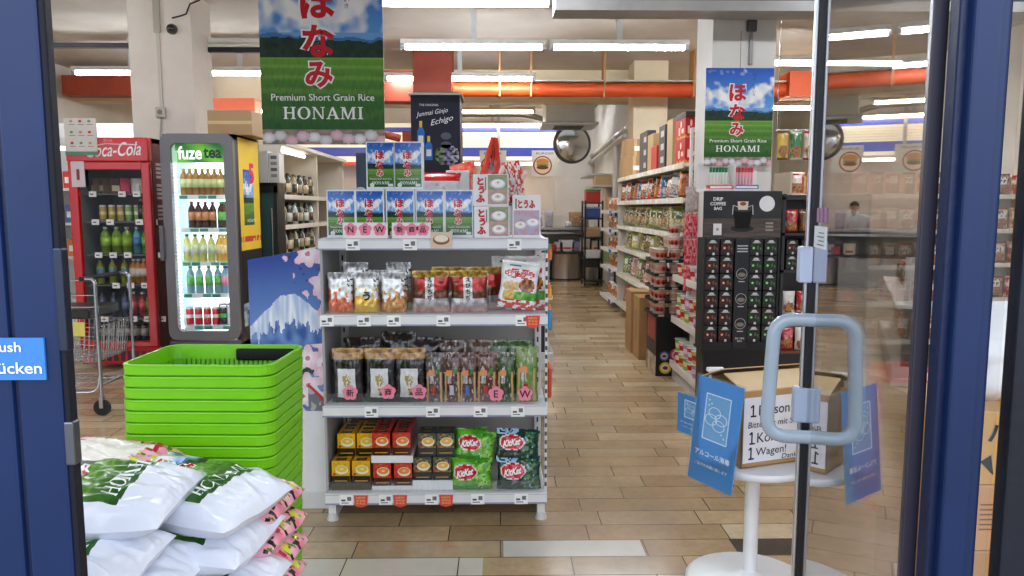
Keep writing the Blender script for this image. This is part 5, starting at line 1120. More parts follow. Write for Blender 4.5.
WD = {1: 'red and orange', 2: 'tan and green', 3: 'yellow and green', 4: 'green and white', 5: 'white and green'}
MS = {}
for i in range(1, 6):
    y = .16; k = 0
    while y < RL-.12:
        v = (k*3+i) % len(PAL[i]); key = (i, v)
        if key not in MS:
            a, b = PAL[i][v]; MS[key] = pouch(.17+.02*(v % 3), (.215, .215, .195, .235, .2)[i-1]+.02*(v % 2), .06, food_fn(a, b, i*7+v, b if v % 2 else a, C(238, 234, 224) if v % 3 == 0 else mix(a, C(20), .5), (mix(b, C(206, 140, 80), .4), mix(a, C(60, 40, 30), .5))), 'film', 12, 16, seed=i*9+v).mesh('food_pouch')
        o = bpy.data.objects.new('food_pouch', MS[key]); col.objects.link(o)
        lean = R.uniform(-.2, .5); lean *= .25; o.location = (RX+.10+R.uniform(-.02, .02), RY0+y, RZ[i]+.012+abs(sin(lean))*.1); o.rotation_euler = (radians(-7), lean, -pi/2+R.uniform(.1, .9))
        tag(o, f'{ORD[k]} pouch from the near end on the {RW[i]} shelf of the aisle shelving', 'pouch', f'{WD[i]} pouches, {RW[i]} aisle shelf'); y += R.uniform(.15, .21); k += 1
# cartons on top
def ctn(px0, px1, Y, d, py, fn, lb, z=None, c=C(176, 140, 96)):
    z = RZ[0]+.001 if z is None else z
    Y *= 1.07; x0 = max(RX+.005, at(px0, 150, Y).x); x1 = max(x0+.1, at(px1, 150, Y).x); z1 = at(px0, py, Y).z
    q = MB().box(x0, x1, Y, Y+d, z, z1, c, 'card', .004); fn(q, x0, x1, Y, z, z1)
    tag(q.obj('carton'), lb, 'carton', 'cartons on top of the aisle shelving'); return z1+.001
def redprint(q, x0, x1, Y, z0, z1):
    for e in (0, 1):
        P = (lambda s, t, o=.001: V((x0+(x1-x0)*s, Y-o, z0+(z1-z0)*t))) if e == 0 else (lambda s, t, o=.001: V((x0-o, Y+.3*(1-s), z0+(z1-z0)*t)))
        u = X_ if e == 0 else -Y_; w = (x1-x0) if e == 0 else .3
        q.disc(P(.5, .72), u*w*.09, Z_*.03, C(240, 220, 210)).rect(P(.3, .38), u*w*.1, Z_*.035, C(240, 206, 190)).rect(P(.68, .38), u*w*.14, Z_*.02, C(240, 214, 196))
        q.img(P(0, 0), u*w, Z_*(z1-z0)*.2, 10, 4, lambda s, t: C(226, 150, 50) if t < .5+nz(s*6, 1)*.8 else C(196, 28, 36))
z_ = ctn(669, 693, 6.06, .36, 137.5, redprint, 'red carton under its twin at the pillar end of the aisle shelving top', c=C(196, 28, 36)); z2 = ctn(669, 693, 6.06, .36, 117, redprint, 'red carton stacked on its twin beside the pillar', z_, C(200, 30, 38))
ctn(668, 693, 6.05, .37, 111, lambda *a: None, 'flat dark carton on top of the two red cartons', z2, C(74, 60, 58))
def darkprint(q, x0, x1, Y, z0, z1):
    for k in range(3): q.rect((x0+(x1-x0)*.5, Y-.001, z0+(z1-z0)*(.2+.3*k)), X_*(x1-x0)*.3, Z_*.03, C(190)).rect((x0-.001, Y+.12, z0+(z1-z0)*(.2+.3*k)), -Y_*.07, Z_*.03, C(190))
ctn(663, 669, 6.5, .24, 118, lambda *a: None, 'tan carton squeezed behind the red cartons', c=C(196, 170, 130)); ctn(659.5, 664, 6.8, .28, 124, darkprint, 'tall dark carton next to the tan one on the shelving top', c=C(70, 68, 72))
ctn(656, 661, 7.15, .28, 145, lambda *a: None, 'low red carton between dark cartons on the shelving top', c=C(196, 50, 44)); ctn(653, 659, 7.5, .3, 133, lambda *a: None, 'brown carton in the middle of the shelving top', c=C(186, 156, 112))
ctn(647, 655.5, 7.9, .45, 130, darkprint, 'large dark printed carton near the brown cartons', c=C(62, 60, 66))
def lbl(q, x0, x1, Y, z0, z1): q.rect((x0+(x1-x0)*.62, Y-.001, z0+(z1-z0)*.45), X_*.045, Z_*.03, C(236)).rect((x0+(x1-x0)*.5, Y-.0006, (z0+z1)/2), X_*.02, Z_*(z1-z0)*.49, C(206, 176, 130))
z_ = ctn(622, 644.5, 9.0, .4, 156, lbl, 'brown carton with label at the far end, under another carton', z=RZ[0]+.001); ctn(626, 645, 9.02, .36, 139, lbl, 'brown carton with label on top of the far one', z_)

# shelving continuing towards the doorway, behind the coffee display
ns = thing('gondola_shelf', 'dark lower shelving between the cup towers and the coffee display', 'shelf', (1.415, 5.16, 0))
MB().box(.098, .104, .0, .85, 0, 1.1, C(44, 42, 44), 'satin').obj('back_panel', ns)
for z, x in ((.15, .0), (.52, .005), (.86, .01)):
    s = MB().box(x, .098, .0, .85, z-.03, z, C(206, 200, 190), 'satin').obj('shelf_board', ns); MB().box(x-.014, x, 0, .85, z-.05, z+.006, C(222, 218, 210), 'satin', .003).obj('price_rail', s)
MB().box(.01, .098, 0.02, .85, 0, .12, C(190), 'satin').obj('base', ns)
def cup(c1, c2, h=.1, r=.048):
    q = MB().lathe([(r*.74, 0, c1), (r*.84, h*.3, c2), (r*.92, h*.68, c1), (r, h*.95, C(238)), (r*1.06, h*.97, C(238)), (r*1.06, h, C(238)), (r*.98, h*1.0, C(228))], (0, 0, 0), c1, 'gloss', 14); return q
cc_ = [(C(206, 60, 80), C(240, 220, 200)), (C(150, 190, 90), C(230, 226, 180)), (C(190, 150, 190), C(230, 210, 226)), (C(226, 190, 90), C(190, 60, 50)), (C(236, 226, 210), C(200, 40, 40))]
for z, x, nm_, g2 in ((.15, .05, 'lowest', 2), (.52, .052, 'middle', 2), (.86, .055, 'upper', 1)):
    for k in range(6):
        for j in range(g2):
            c = cc_[(k*2+j) % 5]; key = f'cup{(k*2+j) % 5}'
            put_bottle(key, (lambda c=c: cup(*c)), (1.41+x, 5.23+k*.13, z+.001+j*.101), f'{ORD[k]} {"lower" if j == 0 else "upper"} noodle cup on the {nm_} shelf behind the coffee display', 'cup', 'noodle cups behind the coffee display', k, 'noodle_cup')

# tower of cup cartons
TX, TY_ = 1.30, 6.06
tw = thing('carton_stand', 'black printed carton stand carrying trays of noodle cups at the aisle corner', 'stand', (TX, TY_, 0))
q = MB().box(.0, .34, .0, .4, 0, .50, C(26, 24, 24), 'card', .004)
for k, (x, z, r, c) in enumerate(((.08, .07, .05, C(226, 200, 60)), (.2, .06, .05, C(226, 216, 210)), (.07, .17, .04, C(90, 110, 170)), (.17, .18, .055, C(206, 70, 80)), (.28, .08, .05, C(200, 200, 206)), (.28, .2, .045, C(226, 180, 60)))):
    q.disc((x, -.001, z), X_*r, Z_*r, c).disc((x, -.0016, z), X_*r*.7, Z_*r*.7, mix(c, C(255), .5)).disc((x, -.002, z), X_*r*.45, Z_*r*.3, C(150, 40, 50))
q.img((-.001, .4, .0), (0, -.4, 0), (0, 0, .5), 10, 12, lambda s, t: C(150, 60, 50) if t > .62 and .1 < s < .9 else (mix(C(200, 190, 170), C(120, 90, 70), nz(s*5, t*5)+.5) if t < .35 else C(34, 26, 26)))
q.obj('carton_body', tw)
cupA = cup(C(216, 190, 176), C(200, 150, 130), .098, .05)
for a_ in (-pi/2, pi, -pi*.72):
    n_ = V((cos(a_), sin(a_), 0)); t_ = V((-sin(a_), cos(a_), 0)); cupA.disc(n_*.047+V((0, 0, .05)), t_*.02, Z_*.022+n_*.003, C(206, 60, 44), 'gloss', 12).disc(n_*.0478+V((.0, 0, .045)), t_*.012, Z_*.012+n_*.0015, C(70, 30, 26), 'gloss', 10); first = None
tz = .501
for t in range(5):
    x0 = TX-.0+.012*t*0; q = MB(); w_, d_ = .36, .4
    q.box(-.02, w_-.02, .0, d_, 0, .012, C(30, 26, 26), 'card'); q.box(-.02, w_-.02, -.004, .0, 0, .026, C(36, 28, 28), 'card').box(-.024, -.02, 0, d_, 0, .026, C(36, 28, 28), 'card').box(w_-.02, w_-.016, 0, d_, 0, .026, C(36, 28, 28), 'card').box(-.02, w_-.02, d_, d_+.004, 0, .026, C(36, 28, 28), 'card')
    for k in range(3): q.box(.01+k*.11, .06+k*.11, -.005, -.004, .004, .02, C(206, 190, 170), 'card')
    tag(q.obj('carton_tray', None, (TX, TY_, tz)), f'dark carton tray of noodle cups, {ORD[4-t]} from the top of the cup tower', 'tray', 'trays in the cup tower')
    for k in range(3):
        for j in range(3 if k == 0 else 2 if False else 1):
            loc = (TX+.04+k*.115, TY_+.06+j*.12, tz+.0125); lb = f'noodle cup in the {ORD[4-t]} tray from the top, ' + (('at the aisle corner', 'middle of the front row', 'shelf end of front row')[k] if j == 0 else ('second along the aisle side', 'third along the aisle side')[j-1])
            if first is None: first = cupA.obj('noodle_cup', None, loc); tag(first, lb, 'cup', 'noodle cups in the cup tower')
            else: dup(first, loc, R.uniform(0, 6), lb)
    tz += .1125
for k in range(5):
    loc = (TX+.16+.11*(k % 2), TY_+.1+.12*(k//2), tz+.0015); dup(first, loc, k, f'loose noodle cup on top of the cup tower, {ORD[k]} from the aisle corner')
for k in range(2): dup(first, (TX+.16+.11*k, TY_+.1, tz+.1), k, ('loose noodle cup of the second layer on the cup tower, aisle side', 'loose noodle cup of the second layer on the cup tower, shelf side')[k])
for i, (x, y, h, lb) in enumerate(((1.28, 6.72, .58, 'upright brown carton with dark lettering leaning beside the cup tower'), (1.265, 7.06, .60, 'upright plain brown carton standing behind the lettered one'))):
    q = MB().box(0, .2, 0, .3, 0, h, C(170, 132, 88), 'card', .004)
    if not i: q.text('CHARCOAL', (-.001, .15, h*.48), Z_, Y_, .05, C(80, 60, 40), 'card', w=.36).text('CHARCOAL', (.1, -.001, h*.48), Z_, -X_, .04, C(80, 60, 40), 'card', w=.4)
    tag(q.obj('brown_carton', None, (x, y, 0)), lb, 'box', 'upright brown cartons')
# hanging red bags on the shelf end by the pillar
hk = thing('hanging_strip', 'white hanging strip with hooks at the pillar edge', 'rack', (1.44, 5.64, .7)); MB().box(0, .02, 0, .03, 0, 1.3, C(226), 'satin').obj('strip', hk)
for k in range(5): MB().tube([(.01, 0, .28+k*.2), (.01, -.09, .29+k*.2)], .003, C(200), 'chrome', 6).obj('hook', hk)
for k in range(4):
    z = .77+k*.2; q = pouch(.11, .19, .045, (lambda s, t, k=k: mix(C(206, 40, 60), C(236, 150, 160), .4+nz(s*8, t*8, k)*1.6) if k < 3 else mix(C(210), C(190, 160, 150), nz(s*8, t*8)+.5)), 'film', 12, 16, seed=70+k, wr=.01)
    tag(q.obj('hanging_bag', None, (1.45, 5.59, z)), ('red crinkled bag hanging lowest on the strip beside the pillar', 'red crinkled bag hanging second from below beside the pillar', 'red crinkled bag hanging third from below beside the pillar', 'clear pale bag hanging highest on the strip beside the pillar')[k], 'bag', 'bags hanging beside the pillar')
# notices on the pillar's aisle side
for i, (y, z0, z1, c, c2, lb) in enumerate(((5.42, 1.74, 1.95, C(226, 190, 60), C(60, 60, 50), 'yellow notice on the aisle side of the pillar'), (5.5, 1.96, 2.12, C(40, 110, 70), C(226), 'green notice above the yellow one on the pillar'), (5.45, 1.45, 1.68, C(226), C(150), 'white paper notice under the yellow one on the pillar'))):
    q = MB().box(1.522, 1.529, y-.1, y+.09, z0, z1, c, 'card')
    for k in range(3): q.box(1.521, 1.522, y-.07, y+.05-.02*k, z0+.03+k*.05, z0+.045+k*.05, c2, 'card')
    tag(q.obj('notice_sign'), lb, 'notice')

# ================================================================== COFFEE DISPLAY
CY = 4.72; cx0, cx1 = at(703, 290, CY).x, at(778.5, 290, CY).x; cw = (cx1-cx0)/2; cxm = (cx0+cx1)/2
za, zb_, zc = at(740, 342, CY).z, at(740, 238, CY).z, at(740, 191, CY).z
cf = thing('coffee_display', 'black cardboard display of drip coffee boxes in front of the white pillar', 'display', (cxm, CY, 0)); K = C(22, 22, 24)
MB().box(-cw+.02, cw, .03, .2, 0, za-.06, C(18), 'card', .003).obj('base', cf)
q = MB().box(-cw, -cw+.012, .0, .16, za-.05, zb_, K, 'card').box(cw-.012, cw, .0, .16, za-.05, zb_, K, 'card').box(-cw, cw, .15, .16, za-.05, zb_, K, 'card').box(-cw, cw, 0, .2, za-.06, za-.045, K, 'card')
q.obj('case', cf)
q = MB().box(-cw-.005, cw+.005, .015, .03, zb_, zc, C(40, 38, 38), 'card')
q.img((-cw-.003, .014, zb_+.004), (2*cw+.006, 0, 0), (0, 0, zc-zb_-.01), 40, 24, lambda s, t: mix(C(96, 84, 76), C(64, 56, 52), .5+nz(s*3, t*26)*1.3) if t < .42 else mix(C(50, 50, 52), C(34, 34, 36), nz(s*3, t*3)+.5), 'card')
zh = zc-zb_; e = .0125
q.text('DRIP', (-cw+.085, e, zc-.05), X_, Z_, .022, C(230), 'card', off=.03).text('COFFEE', (-cw+.085, e, zc-.08), X_, Z_, .022, C(230), 'card', off=.03).text('BAG', (-cw+.085, e, zc-.11), X_, Z_, .02, C(230), 'card', off=.03)
q.disc((cw-.09, e, zc-.08), X_*.05, Z_*.05, C(232), 'card', 28).prism([(-.045, e, zb_+.2*zh), (.045, e, zb_+.2*zh), (.062, e, zb_+.62*zh), (-.062, e, zb_+.62*zh)], (0, -.001, 0), C(24)).disc((0, e, zb_+.2*zh), X_*.075, Z_*.022, C(30)).disc((0, e-.0012, zb_+.62*zh), X_*.062, Z_*.02, C(50)).prism([(-.03, e, zb_+.6*zh), (.03, e, zb_+.6*zh), (.035, e, zb_+.78*zh), (-.035, e, zb_+.78*zh)], (0, -.0016, 0), C(220, 206, 190)).disc((0, e-.002, zb_+.73*zh), X_*.02, Z_*.012, C(150, 80, 40))
for s in (-1, 1): q.tube([(s*.03, e, zb_+.66*zh), (s*.062, e-.001, zb_+.7*zh), (s*.066, e-.001, zb_+.5*zh)], .003, C(214), 'card', 5)
q.rect((-cw+.085, e, zb_+.055), X_*.027, Z_*.037, C(226)).rect((-cw+.085, e-.0005, zb_+.055), X_*.008, Z_*.008, C(150))
for k in range(3): q.rect((cw-.07, e, zb_+.05+k*.022), X_*.025, Z_*.006, C(150, 140, 130))
q.obj('header_board', cf)
pw = (2*cw-.03)/5; q = MB().box(-pw/2, pw/2, -.008, .14, za-.04, zb_-.005, C(30, 32, 38), 'card', .002)
for k, zz in enumerate((.18, .42, .66)):
    z = za+(zb_-za)*zz; q.ring((0, -.0085, z), X_*.036, Z_*.036, .9, C(170)).disc((0, -.0085, z-.006), X_*.025, Z_*.014, C(130, 120, 112)).rect((0, -.0085, z-.05), X_*.02, Z_*.003, C(190))
for k in range(3): q.rect((0, -.0085, zb_-.05-.018*k), X_*.034, Z_*.004, C(190))
q.text('DRIP COFFEE', (0, -.0085, za+.025), X_, Z_, .012, C(226), 'card', w=.06).text('BAG', (0, -.0085, za+.008), X_, Z_, .012, C(226), 'card').obj('centre_panel', cf)
ph = (zb_-za)/6
def coffee_box(c):
    w, h = pw*.92, ph*.96; q = MB().box(-w/2, w/2, 0, .13, 0, h, C(28, 26, 28), 'card', .002); y = -.0008
    q.img((-w/2+.003, y+.0003, h*.18), (w-.006, 0, 0), (0, 0, h*.5), 8, 6, lambda s, t: mix(C(34, 30, 30), mix(c, C(36), .86), max(0, nz(s*5, t*5, 4)*1.2)), 'card')
    q.disc((-w*.22, y, h*.44), X_*.009, Z_*.009, c, 'card').disc((-w*.22, y-.0003, h*.44), X_*.005, Z_*.005, mix(c, C(255), .45), 'card').disc((w*.12, y, h*.46), X_*.006, Z_*.013, mix(c, C(50), .75), 'card').disc((w*.32, y, h*.4), X_*.005, Z_*.008, mix(c, C(50), .6), 'card').disc((0, y, h*.82), X_*.018, Z_*.01, C(200), 'card').rect((0, y, h*.75), X_*.026, Z_*.003, C(170), 'card').rect((w*.06, y, h*.09), X_*.007, Z_*.008, C(214), 'card'); return q
OC = coffee_box(C(236, 110, 60)); GC = coffee_box(C(80, 190, 70)); fo = fg = None
for ci, xk in enumerate((-2, -1, 1, 2)):
    for r_ in range(6):
        loc = (cxm+xk*(pw+.002), CY+.004, za+r_*ph-.04*0+.0005-.0)
        lb = f'black coffee box with {"orange" if ci < 2 else "green"} dot, {ORD[5-r_]} from the top, ' + ('outer' if ci in (0, 3) else 'inner') + f' {"orange" if ci < 2 else "green"} column'
        src = fo if ci < 2 else fg
        if src is None:
            o = (OC if ci < 2 else GC).obj('coffee_box', None, loc); tag(o, lb, 'box', 'coffee boxes with orange dots' if ci < 2 else 'coffee boxes with green dots')
            if ci < 2: fo = o
            else: fg = o
        else: dup(src, loc, label=lb)
for ci, xk in enumerate((-2, -1, 1, 2)): 
    pass
# floor of the case right under the boxes
MB().box(-cw+.012, cw-.012, 0, .148, za-.045, za, K, 'card').obj('case_floor', cf)
# tray of coloured pens / packs above the display, on a small wall shelf of the pillar
wz = at(735, 189, 5.08).z
sf = thing('wall_shelf', 'white tray shelf on the pillar above the coffee display', 'shelf', (1.74, 5.1, wz)); x0, x1 = at(705, 180, 5.08).x-1.74, at(767, 180, 5.08).x-1.74
MB().box(x0, x1, -.04, .199, -.02, 0, C(226), 'satin', .003).obj('shelf_board', sf)
MB().box(x0, x1, .19, .199, 0, .19, C(236, 232, 230), 'card').box((x0+x1)/2-.004, (x0+x1)/2+.004, .0, .19, 0, .17, C(226), 'card').obj('back_card', sf)
for i, (px0, n_, c1, c2, nm_) in enumerate(((713, 6, C(30, 120, 70), C(226, 236, 226), 'green-topped'), (739, 6, C(220, 50, 70), C(240, 170, 180), 'red-topped'))):
    for k in range(n_):
        x = at(px0+k*3.1, 180, 5.08).x; lb = f'{ORD[k]} {nm_} tube pack on the small pillar shelf'
        q = MB().lathe([(.008, 0), (.009, .004), (.009, .085)], (0, 0, 0), c2, 'gloss', 10).lathe([(.0098, .085), (.0098, .115), (.007, .12)], (0, 0, 0), c1, 'gloss', 10)
        if k == 0: o0 = q.obj('tube_pack', None, (x, 5.14, wz+.03)); tag(o0, lb, 'packet', f'{nm_} tube packs')
        else: dup(o0, (x, 5.14, wz+.03), label=lb)
    x0_, x1_ = at(px0-3, 180, 5.08).x, at(px0+21, 180, 5.08).x
    tag(MB().box(x0_, x1_, 5.1, 5.18, wz+.0005, wz+.0295, C(214, 50, 44) if i == 0 else C(60, 90, 160), 'gloss', .003).box(x0_+.01, x1_-.01, 5.0985, 5.1, wz+.006, wz+.02, C(236), 'card').obj('display_tray'), ('red tray under the green-topped tube packs', 'blue tray under the red-topped tube packs')[i], 'tray')
# dark shelf with more coffee boxes beyond the pillar
ds = thing('dark_shelf', 'dark shelving beyond the pillar, seen beside the glass door edge', 'shelf', (2.05, 5.35, 0))
for x in (0, .62): MB().box(x, x+.02, 0, .4, 0, 1.5, C(26), 'satin').obj('upright', ds)
for z, c in ((.35, C(110, 60, 44)), (.62, C(40)), (.95, C(30)), (1.22, C(30)), (1.48, C(40))): MB().box(0, .64, 0, .4, z-.02, z, c, 'satin').obj('shelf_board', ds)
MB().box(0, .64, .39, .4, 0, 1.5, C(60, 40, 34), 'satin').obj('back_panel', ds)
for k in range(5):
    for r_ in range(2): dup(fo if k % 2 else fg, (2.13+k*.11, 5.36, .951+r_*.0), label=f'{ORD[k]} black coffee box on the dark shelf beyond the pillar') if r_ == 0 else dup(fo, (2.13+k*.11, 5.36, .951+ph), label=f'{ORD[k]} upper black coffee box on the dark shelf beyond the pillar')
PKC = [C(206, 60, 70), C(230, 226, 220), C(190, 40, 46), C(120, 80, 50), C(150, 60, 50)]
for r_, z in enumerate((.351, .621, 1.221)):
    for k in range(5):
        q = pouch(.1, .17, .05, food_fn(PKC[(k+r_) % 5], C(236, 220, 200), k+r_*5), 'film', 10, 12, seed=k+r_)
        tag(q.obj('food_pouch', None, (2.13+k*.11, 5.4, z)), f'{ORD[k]} pouch on the {("lowest", "middle", "upper")[r_]} dark shelf beyond the pillar', 'pouch', 'pouches on the dark shelf')
hx0 = at(776, 150, 5.6).x
for k, (c, d) in enumerate(((C(226, 190, 80), C(120, 90, 40)), (C(60, 140, 80), C(230, 226, 200)), (C(230, 220, 200), C(170, 60, 50)))):
    q = pouch(.085, .21, .03, food_fn(c, d, k+3, d), 'film', 10, 14, seed=k); tag(q.obj('hanging_bag', None, (hx0+.05+k*.1, 5.6, 1.76)), ('yellow packet hanging beyond the pillar', 'green packet hanging beyond the pillar', 'pale packet hanging beyond the pillar by the glass door')[k], 'bag', 'packets hanging beyond the pillar')
hr = thing('hanging_rail', 'thin rail carrying hanging packets beyond the pillar', 'rail', (hx0, 5.62, 1.98)); MB().tube([(0, 0, 0), (.55, 0, 0)], .008, C(190), 'chrome', 8).obj('bar', hr)
for x in (.01, .54): MB().tube([(x, 0, 0), (x, 0, CZ-1.98)], .003, C(190), 'chrome', 6).obj('hanger', hr)
# ================================================================== SIGN TABLE
tx, ty = .935, 2.635; tz = .487
rt = thing('pedestal_table', 'small round white pedestal table just inside the glass door', 'table', (tx, ty, 0)); PW = C(232, 234, 236)
MB().lathe([(.235, 0), (.235, .006), (.22, .014), (.06, .024), (.026, .05)], (0, 0, 0), PW, 'satin', 48).obj('base', rt)
MB().lathe([(.026, .03), (.026, tz-.03)], (0, 0, 0), PW, 'satin', 20).obj('pole', rt)
MB().lathe([(.05, tz-.04), (.19, tz-.03), (.205, tz-.02), (.205, tz-.004), (.2, tz)], (0, 0, 0), PW, 'satin', 48).obj('table_top', rt)
# carton with the hand-written sheet; local x along its front, local y its depth
YB = radians(18.4); p0 = at(741, 466, 2.505); bw_, bd_, bh_ = .43, .26, .275
KC = C(186, 148, 100)
bx_ = thing('carton_box', 'open brown carton with a hand-written shopping rules sheet on its front', 'box', (p0.x, p0.y, tz+.001), YB)
q = MB().box(0, bw_, 0, .004, 0, bh_, KC, 'card').box(0, bw_, bd_-.004, bd_, 0, bh_, KC, 'card').box(0, .004, 0, bd_, 0, bh_, KC, 'card').box(bw_-.004, bw_, 0, bd_, 0, bh_, KC, 'card').box(0, bw_, 0, bd_, 0, .004, KC, 'card').obj('box_body', bx_)
fl = lambda a: MB().prism(a, (0, 0, .004), C(212, 184, 138), 'card').obj('flap', bx_)
fl([(.0, .0, bh_), (bw_, .0, bh_), (bw_-.01, .13, bh_+.03), (.01, .13, bh_+.035)]); fl([(0, bd_, bh_), (bw_, bd_, bh_), (bw_-.01, bd_-.12, bh_+.045), (.01, bd_-.12, bh_+.05)]); fl([(bw_, 0, bh_), (bw_, bd_, bh_), (bw_+.1, bd_-.01, bh_-.03), (bw_+.1, .01, bh_-.03)])
q = MB(); q.M = Matrix.Translation((p0.x, p0.y, tz+.001))@Matrix.Rotation(YB, 4, 'Z'); y = -.002
q.box(.004, bw_-.012, y, -.0012, .018, bh_-.022, C(236, 236, 240), 'card')
IN = C(22, 24, 34)
def hw(t, x, z, h, w, sh=0):
    if t == '1':
        for a, b in (((x+.004, z+h*.3), (x+.014, z+h*.5)), ((x+.014, z+h*.5), (x+.014, z-h*.48)), ((x+.004, z-h*.48), (x+.026, z-h*.48))): q.tube([(a[0], y, a[1]), (b[0], y, b[1])], .003, IN, 'card', 5)
        return
    q.text(t, (x+w/2, y-.0004, z), (X_+Z_*.02).normalized(), Z_, h, IN, 'card', w=w, off=.0, shear=sh)
hw('1', .028, .205, .04, .012); hw('Person', .066, .206, .036, .13); hw('pro Korb', .235, .207, .034, .14, .1)
hw('Bitte nur mit Sichtabstand', .022, .158, .022, .34, .12)
hw('1', .026, .107, .042, .012); hw('Korb', .062, .107, .036, .1); hw('oder', .18, .107, .028, .07); hw('Einkauf', .27, .108, .03, .12)
hw('1', .024, .052, .042, .012); hw('Wagen!', .058, .052, .036, .13); hw('pro Gast', .28, .055, .03, .12); hw('Danke!', .17, .03, .018, .09, .15)
o = q.obj('rules_sheet'); tag(o, 'white paper sheet with hand-written German shopping rules taped on the carton', 'sheet')
# blue hand-cleaning sign on the carton's side, and its twin on the far side
def blue_sign(w, h):
    q = MB(); B = C(58, 146, 224); q.box(-w/2-.008, w/2+.008, -.0035, -.001, -h/2-.008, h/2+.008, C(206, 222, 232), 'clear'); q.box(-w/2, w/2, -.001, .002, -h/2, h/2, B, 'satin')
    y = -.0015; S = C(214, 234, 248)
    c = (0, y, h*.14); rw, rh = w*.27, h*.215
    for a, b in (((-rw, -rh), (rw, -rh)), ((rw, -rh), (rw, rh)), ((rw, rh), (-rw, rh)), ((-rw, rh), (-rw, -rh))): q.tube([(a[0], y, c[2]+a[1]), (b[0], y, c[2]+b[1])], .0022, S, 'card', 5)
    q.rect((0, y+.0004, c[2]), X_*rw, Z_*rh, C(110, 172, 224), 'satin')
    for k, (dx, dz) in enumerate(((-.12, -.02), (.1, .0), (-.05, .05), (.06, -.06))): q.ring((dx*w, y-.0003*k, c[2]+dz*h), X_*w*.14, Z_*h*.055, .86, S, 'card')
    for dx, dz in ((-.2, .16), (-.14, .13), (.2, -.16), (.14, -.13), (-.2, .11)): q.disc((dx*w, y, c[2]+dz*h), X_*w*.018, Z_*w*.018, S, 'card', 8)
    q.text('アルコール消毒', (0, y, -h*.215), X_, Z_, h*.056, C(236, 244, 250), 'card', w=w*.78, off=.015).text('ご協力をお願い致します', (0, y, -h*.325), X_, Z_, h*.032, C(226, 238, 248), 'card', w=w*.74); return q
w_, h_ = .195, .372
a, bb = at(709, 383, 2.86), at(738, 395, 2.62)
o = blue_sign(w_, h_).obj('hygiene_sign'); c_ = at(715, 434, 2.475)
o.location = c_; o.rotation_euler = (radians(-4), radians(3), -radians(57)); tag(o, 'blue hand-disinfection sign with white writing standing against the carton side', 'sign', 'blue disinfection signs')
o = blue_sign(.2, .16).obj('hygiene_sign'); o.location = at(694, 417, 2.84); o.rotation_euler = (0, 0, -radians(64)); tag(o, 'smaller blue sign half hidden behind the large disinfection sign', 'sign', 'blue disinfection signs')
dp = thing('soap_dispenser', 'white pump dispenser bottle behind the blue sign on the round table', 'dispenser', (at(706, 400, 2.75).x+.012, 2.745, tz+.0005))
MB().lathe([(.034, 0), (.036, .01), (.036, .19), (.02, .215), (.014, .225), (.014, .24)], (0, 0, 0), C(226, 232, 238), 'gloss', 18).obj('dispenser_bottle', dp); MB().lathe([(.017, .238), (.017, .255), (.006, .258), (.006, .3)], (0, 0, 0), C(236), 'satin', 14).box(-.014, .05, -.011, .011, .296, .312, C(236), 'satin', .004).obj('pump', dp)
# red bin behind the glass
rx0 = 1.66; rbn = thing('red_bin', 'tall red plastic bin seen blurred through the glass door', 'bin', (1.86, 3.35, 0))
q = MB(); loft(q, [ring_pts(.13, .15, .04, .0), ring_pts(.15, .17, .04, .6), ring_pts(.165, .185, .045, .61), ring_pts(.165, .185, .045, .65), ring_pts(.14, .16, .04, .65), ring_pts(.125, .145, .035, .03)], C(226, 54, 40)); q.poly(ring_pts(.13, .15, .04, .002), C(150, 34, 28), 'satin').obj('bin_body', rbn)
MB().tube([(-.06, -.188, .58), (.06, -.188, .58)], .008, C(130, 30, 26), 'satin').obj('handle', rbn)

# ================================================================== BEHIND THE GLASS: side shelving
for si, (SX, SYY, SW, nS) in enumerate(((2.35, 6.6, 1.5, 'first'), (4.0, 6.9, 1.7, 'second'))):
    s_ = thing('gondola_shelf', f'{nS} cream shelving bay facing the doorway beyond the glass door', 'shelf', (SX+.25, SYY, 0))
    MB().box(0, SW, .36, .4, 0, 1.7, C(206, 190, 160), 'satin').obj('back_panel', s_)
    for x in (-.02, SW): MB().box(x, x+.02, 0, .4, 0, 1.72, C(196, 184, 164), 'satin').obj('upright', s_)
    for r_, z in enumerate((.2, .55, .88, 1.2, 1.52)):
        b_ = MB().box(0, SW, 0, .36, z-.025, z, C(226, 216, 196), 'satin').obj('shelf_board', s_); MB().box(0, SW, -.012, 0, z-.035, z+.006, C(236, 228, 210), 'satin').obj('price_rail', b_)
        n_ = int(SW/.145)
        for k in range(n_):
            v = (k*3+r_*2) % 6; key = f'side{v}'; lb = f'{ORD[k]} packet from pillar side, {RW[4-r_]} shelf, {nS} bay beyond the glass door'
            c = [(C(206, 130, 80), C(240, 220, 190)), (C(226, 190, 140), C(150, 60, 40)), (C(190, 50, 44), C(240, 214, 190)), (C(226, 214, 190), C(190, 110, 60)), (C(150, 90, 60), C(230, 206, 170)), (C(214, 160, 90), C(120, 60, 40))][v]
            if key not in PROTO: PROTO[key] = pouch(.13, .2, .05, food_fn(c[0], c[1], v+50, c[1], C(240, 234, 220)), 'film', 10, 14, seed=v+50).mesh('food_packet')
            o = bpy.data.objects.new('food_packet', PROTO[key]); col.objects.link(o); o.location = (SX+.25+.08+k*.145, SYY+.1, z+.001); o.rotation_euler = (0, 0, R.uniform(-.15, .15)); tag(o, lb, 'packet', f'packets in the {nS} bay beyond the glass')
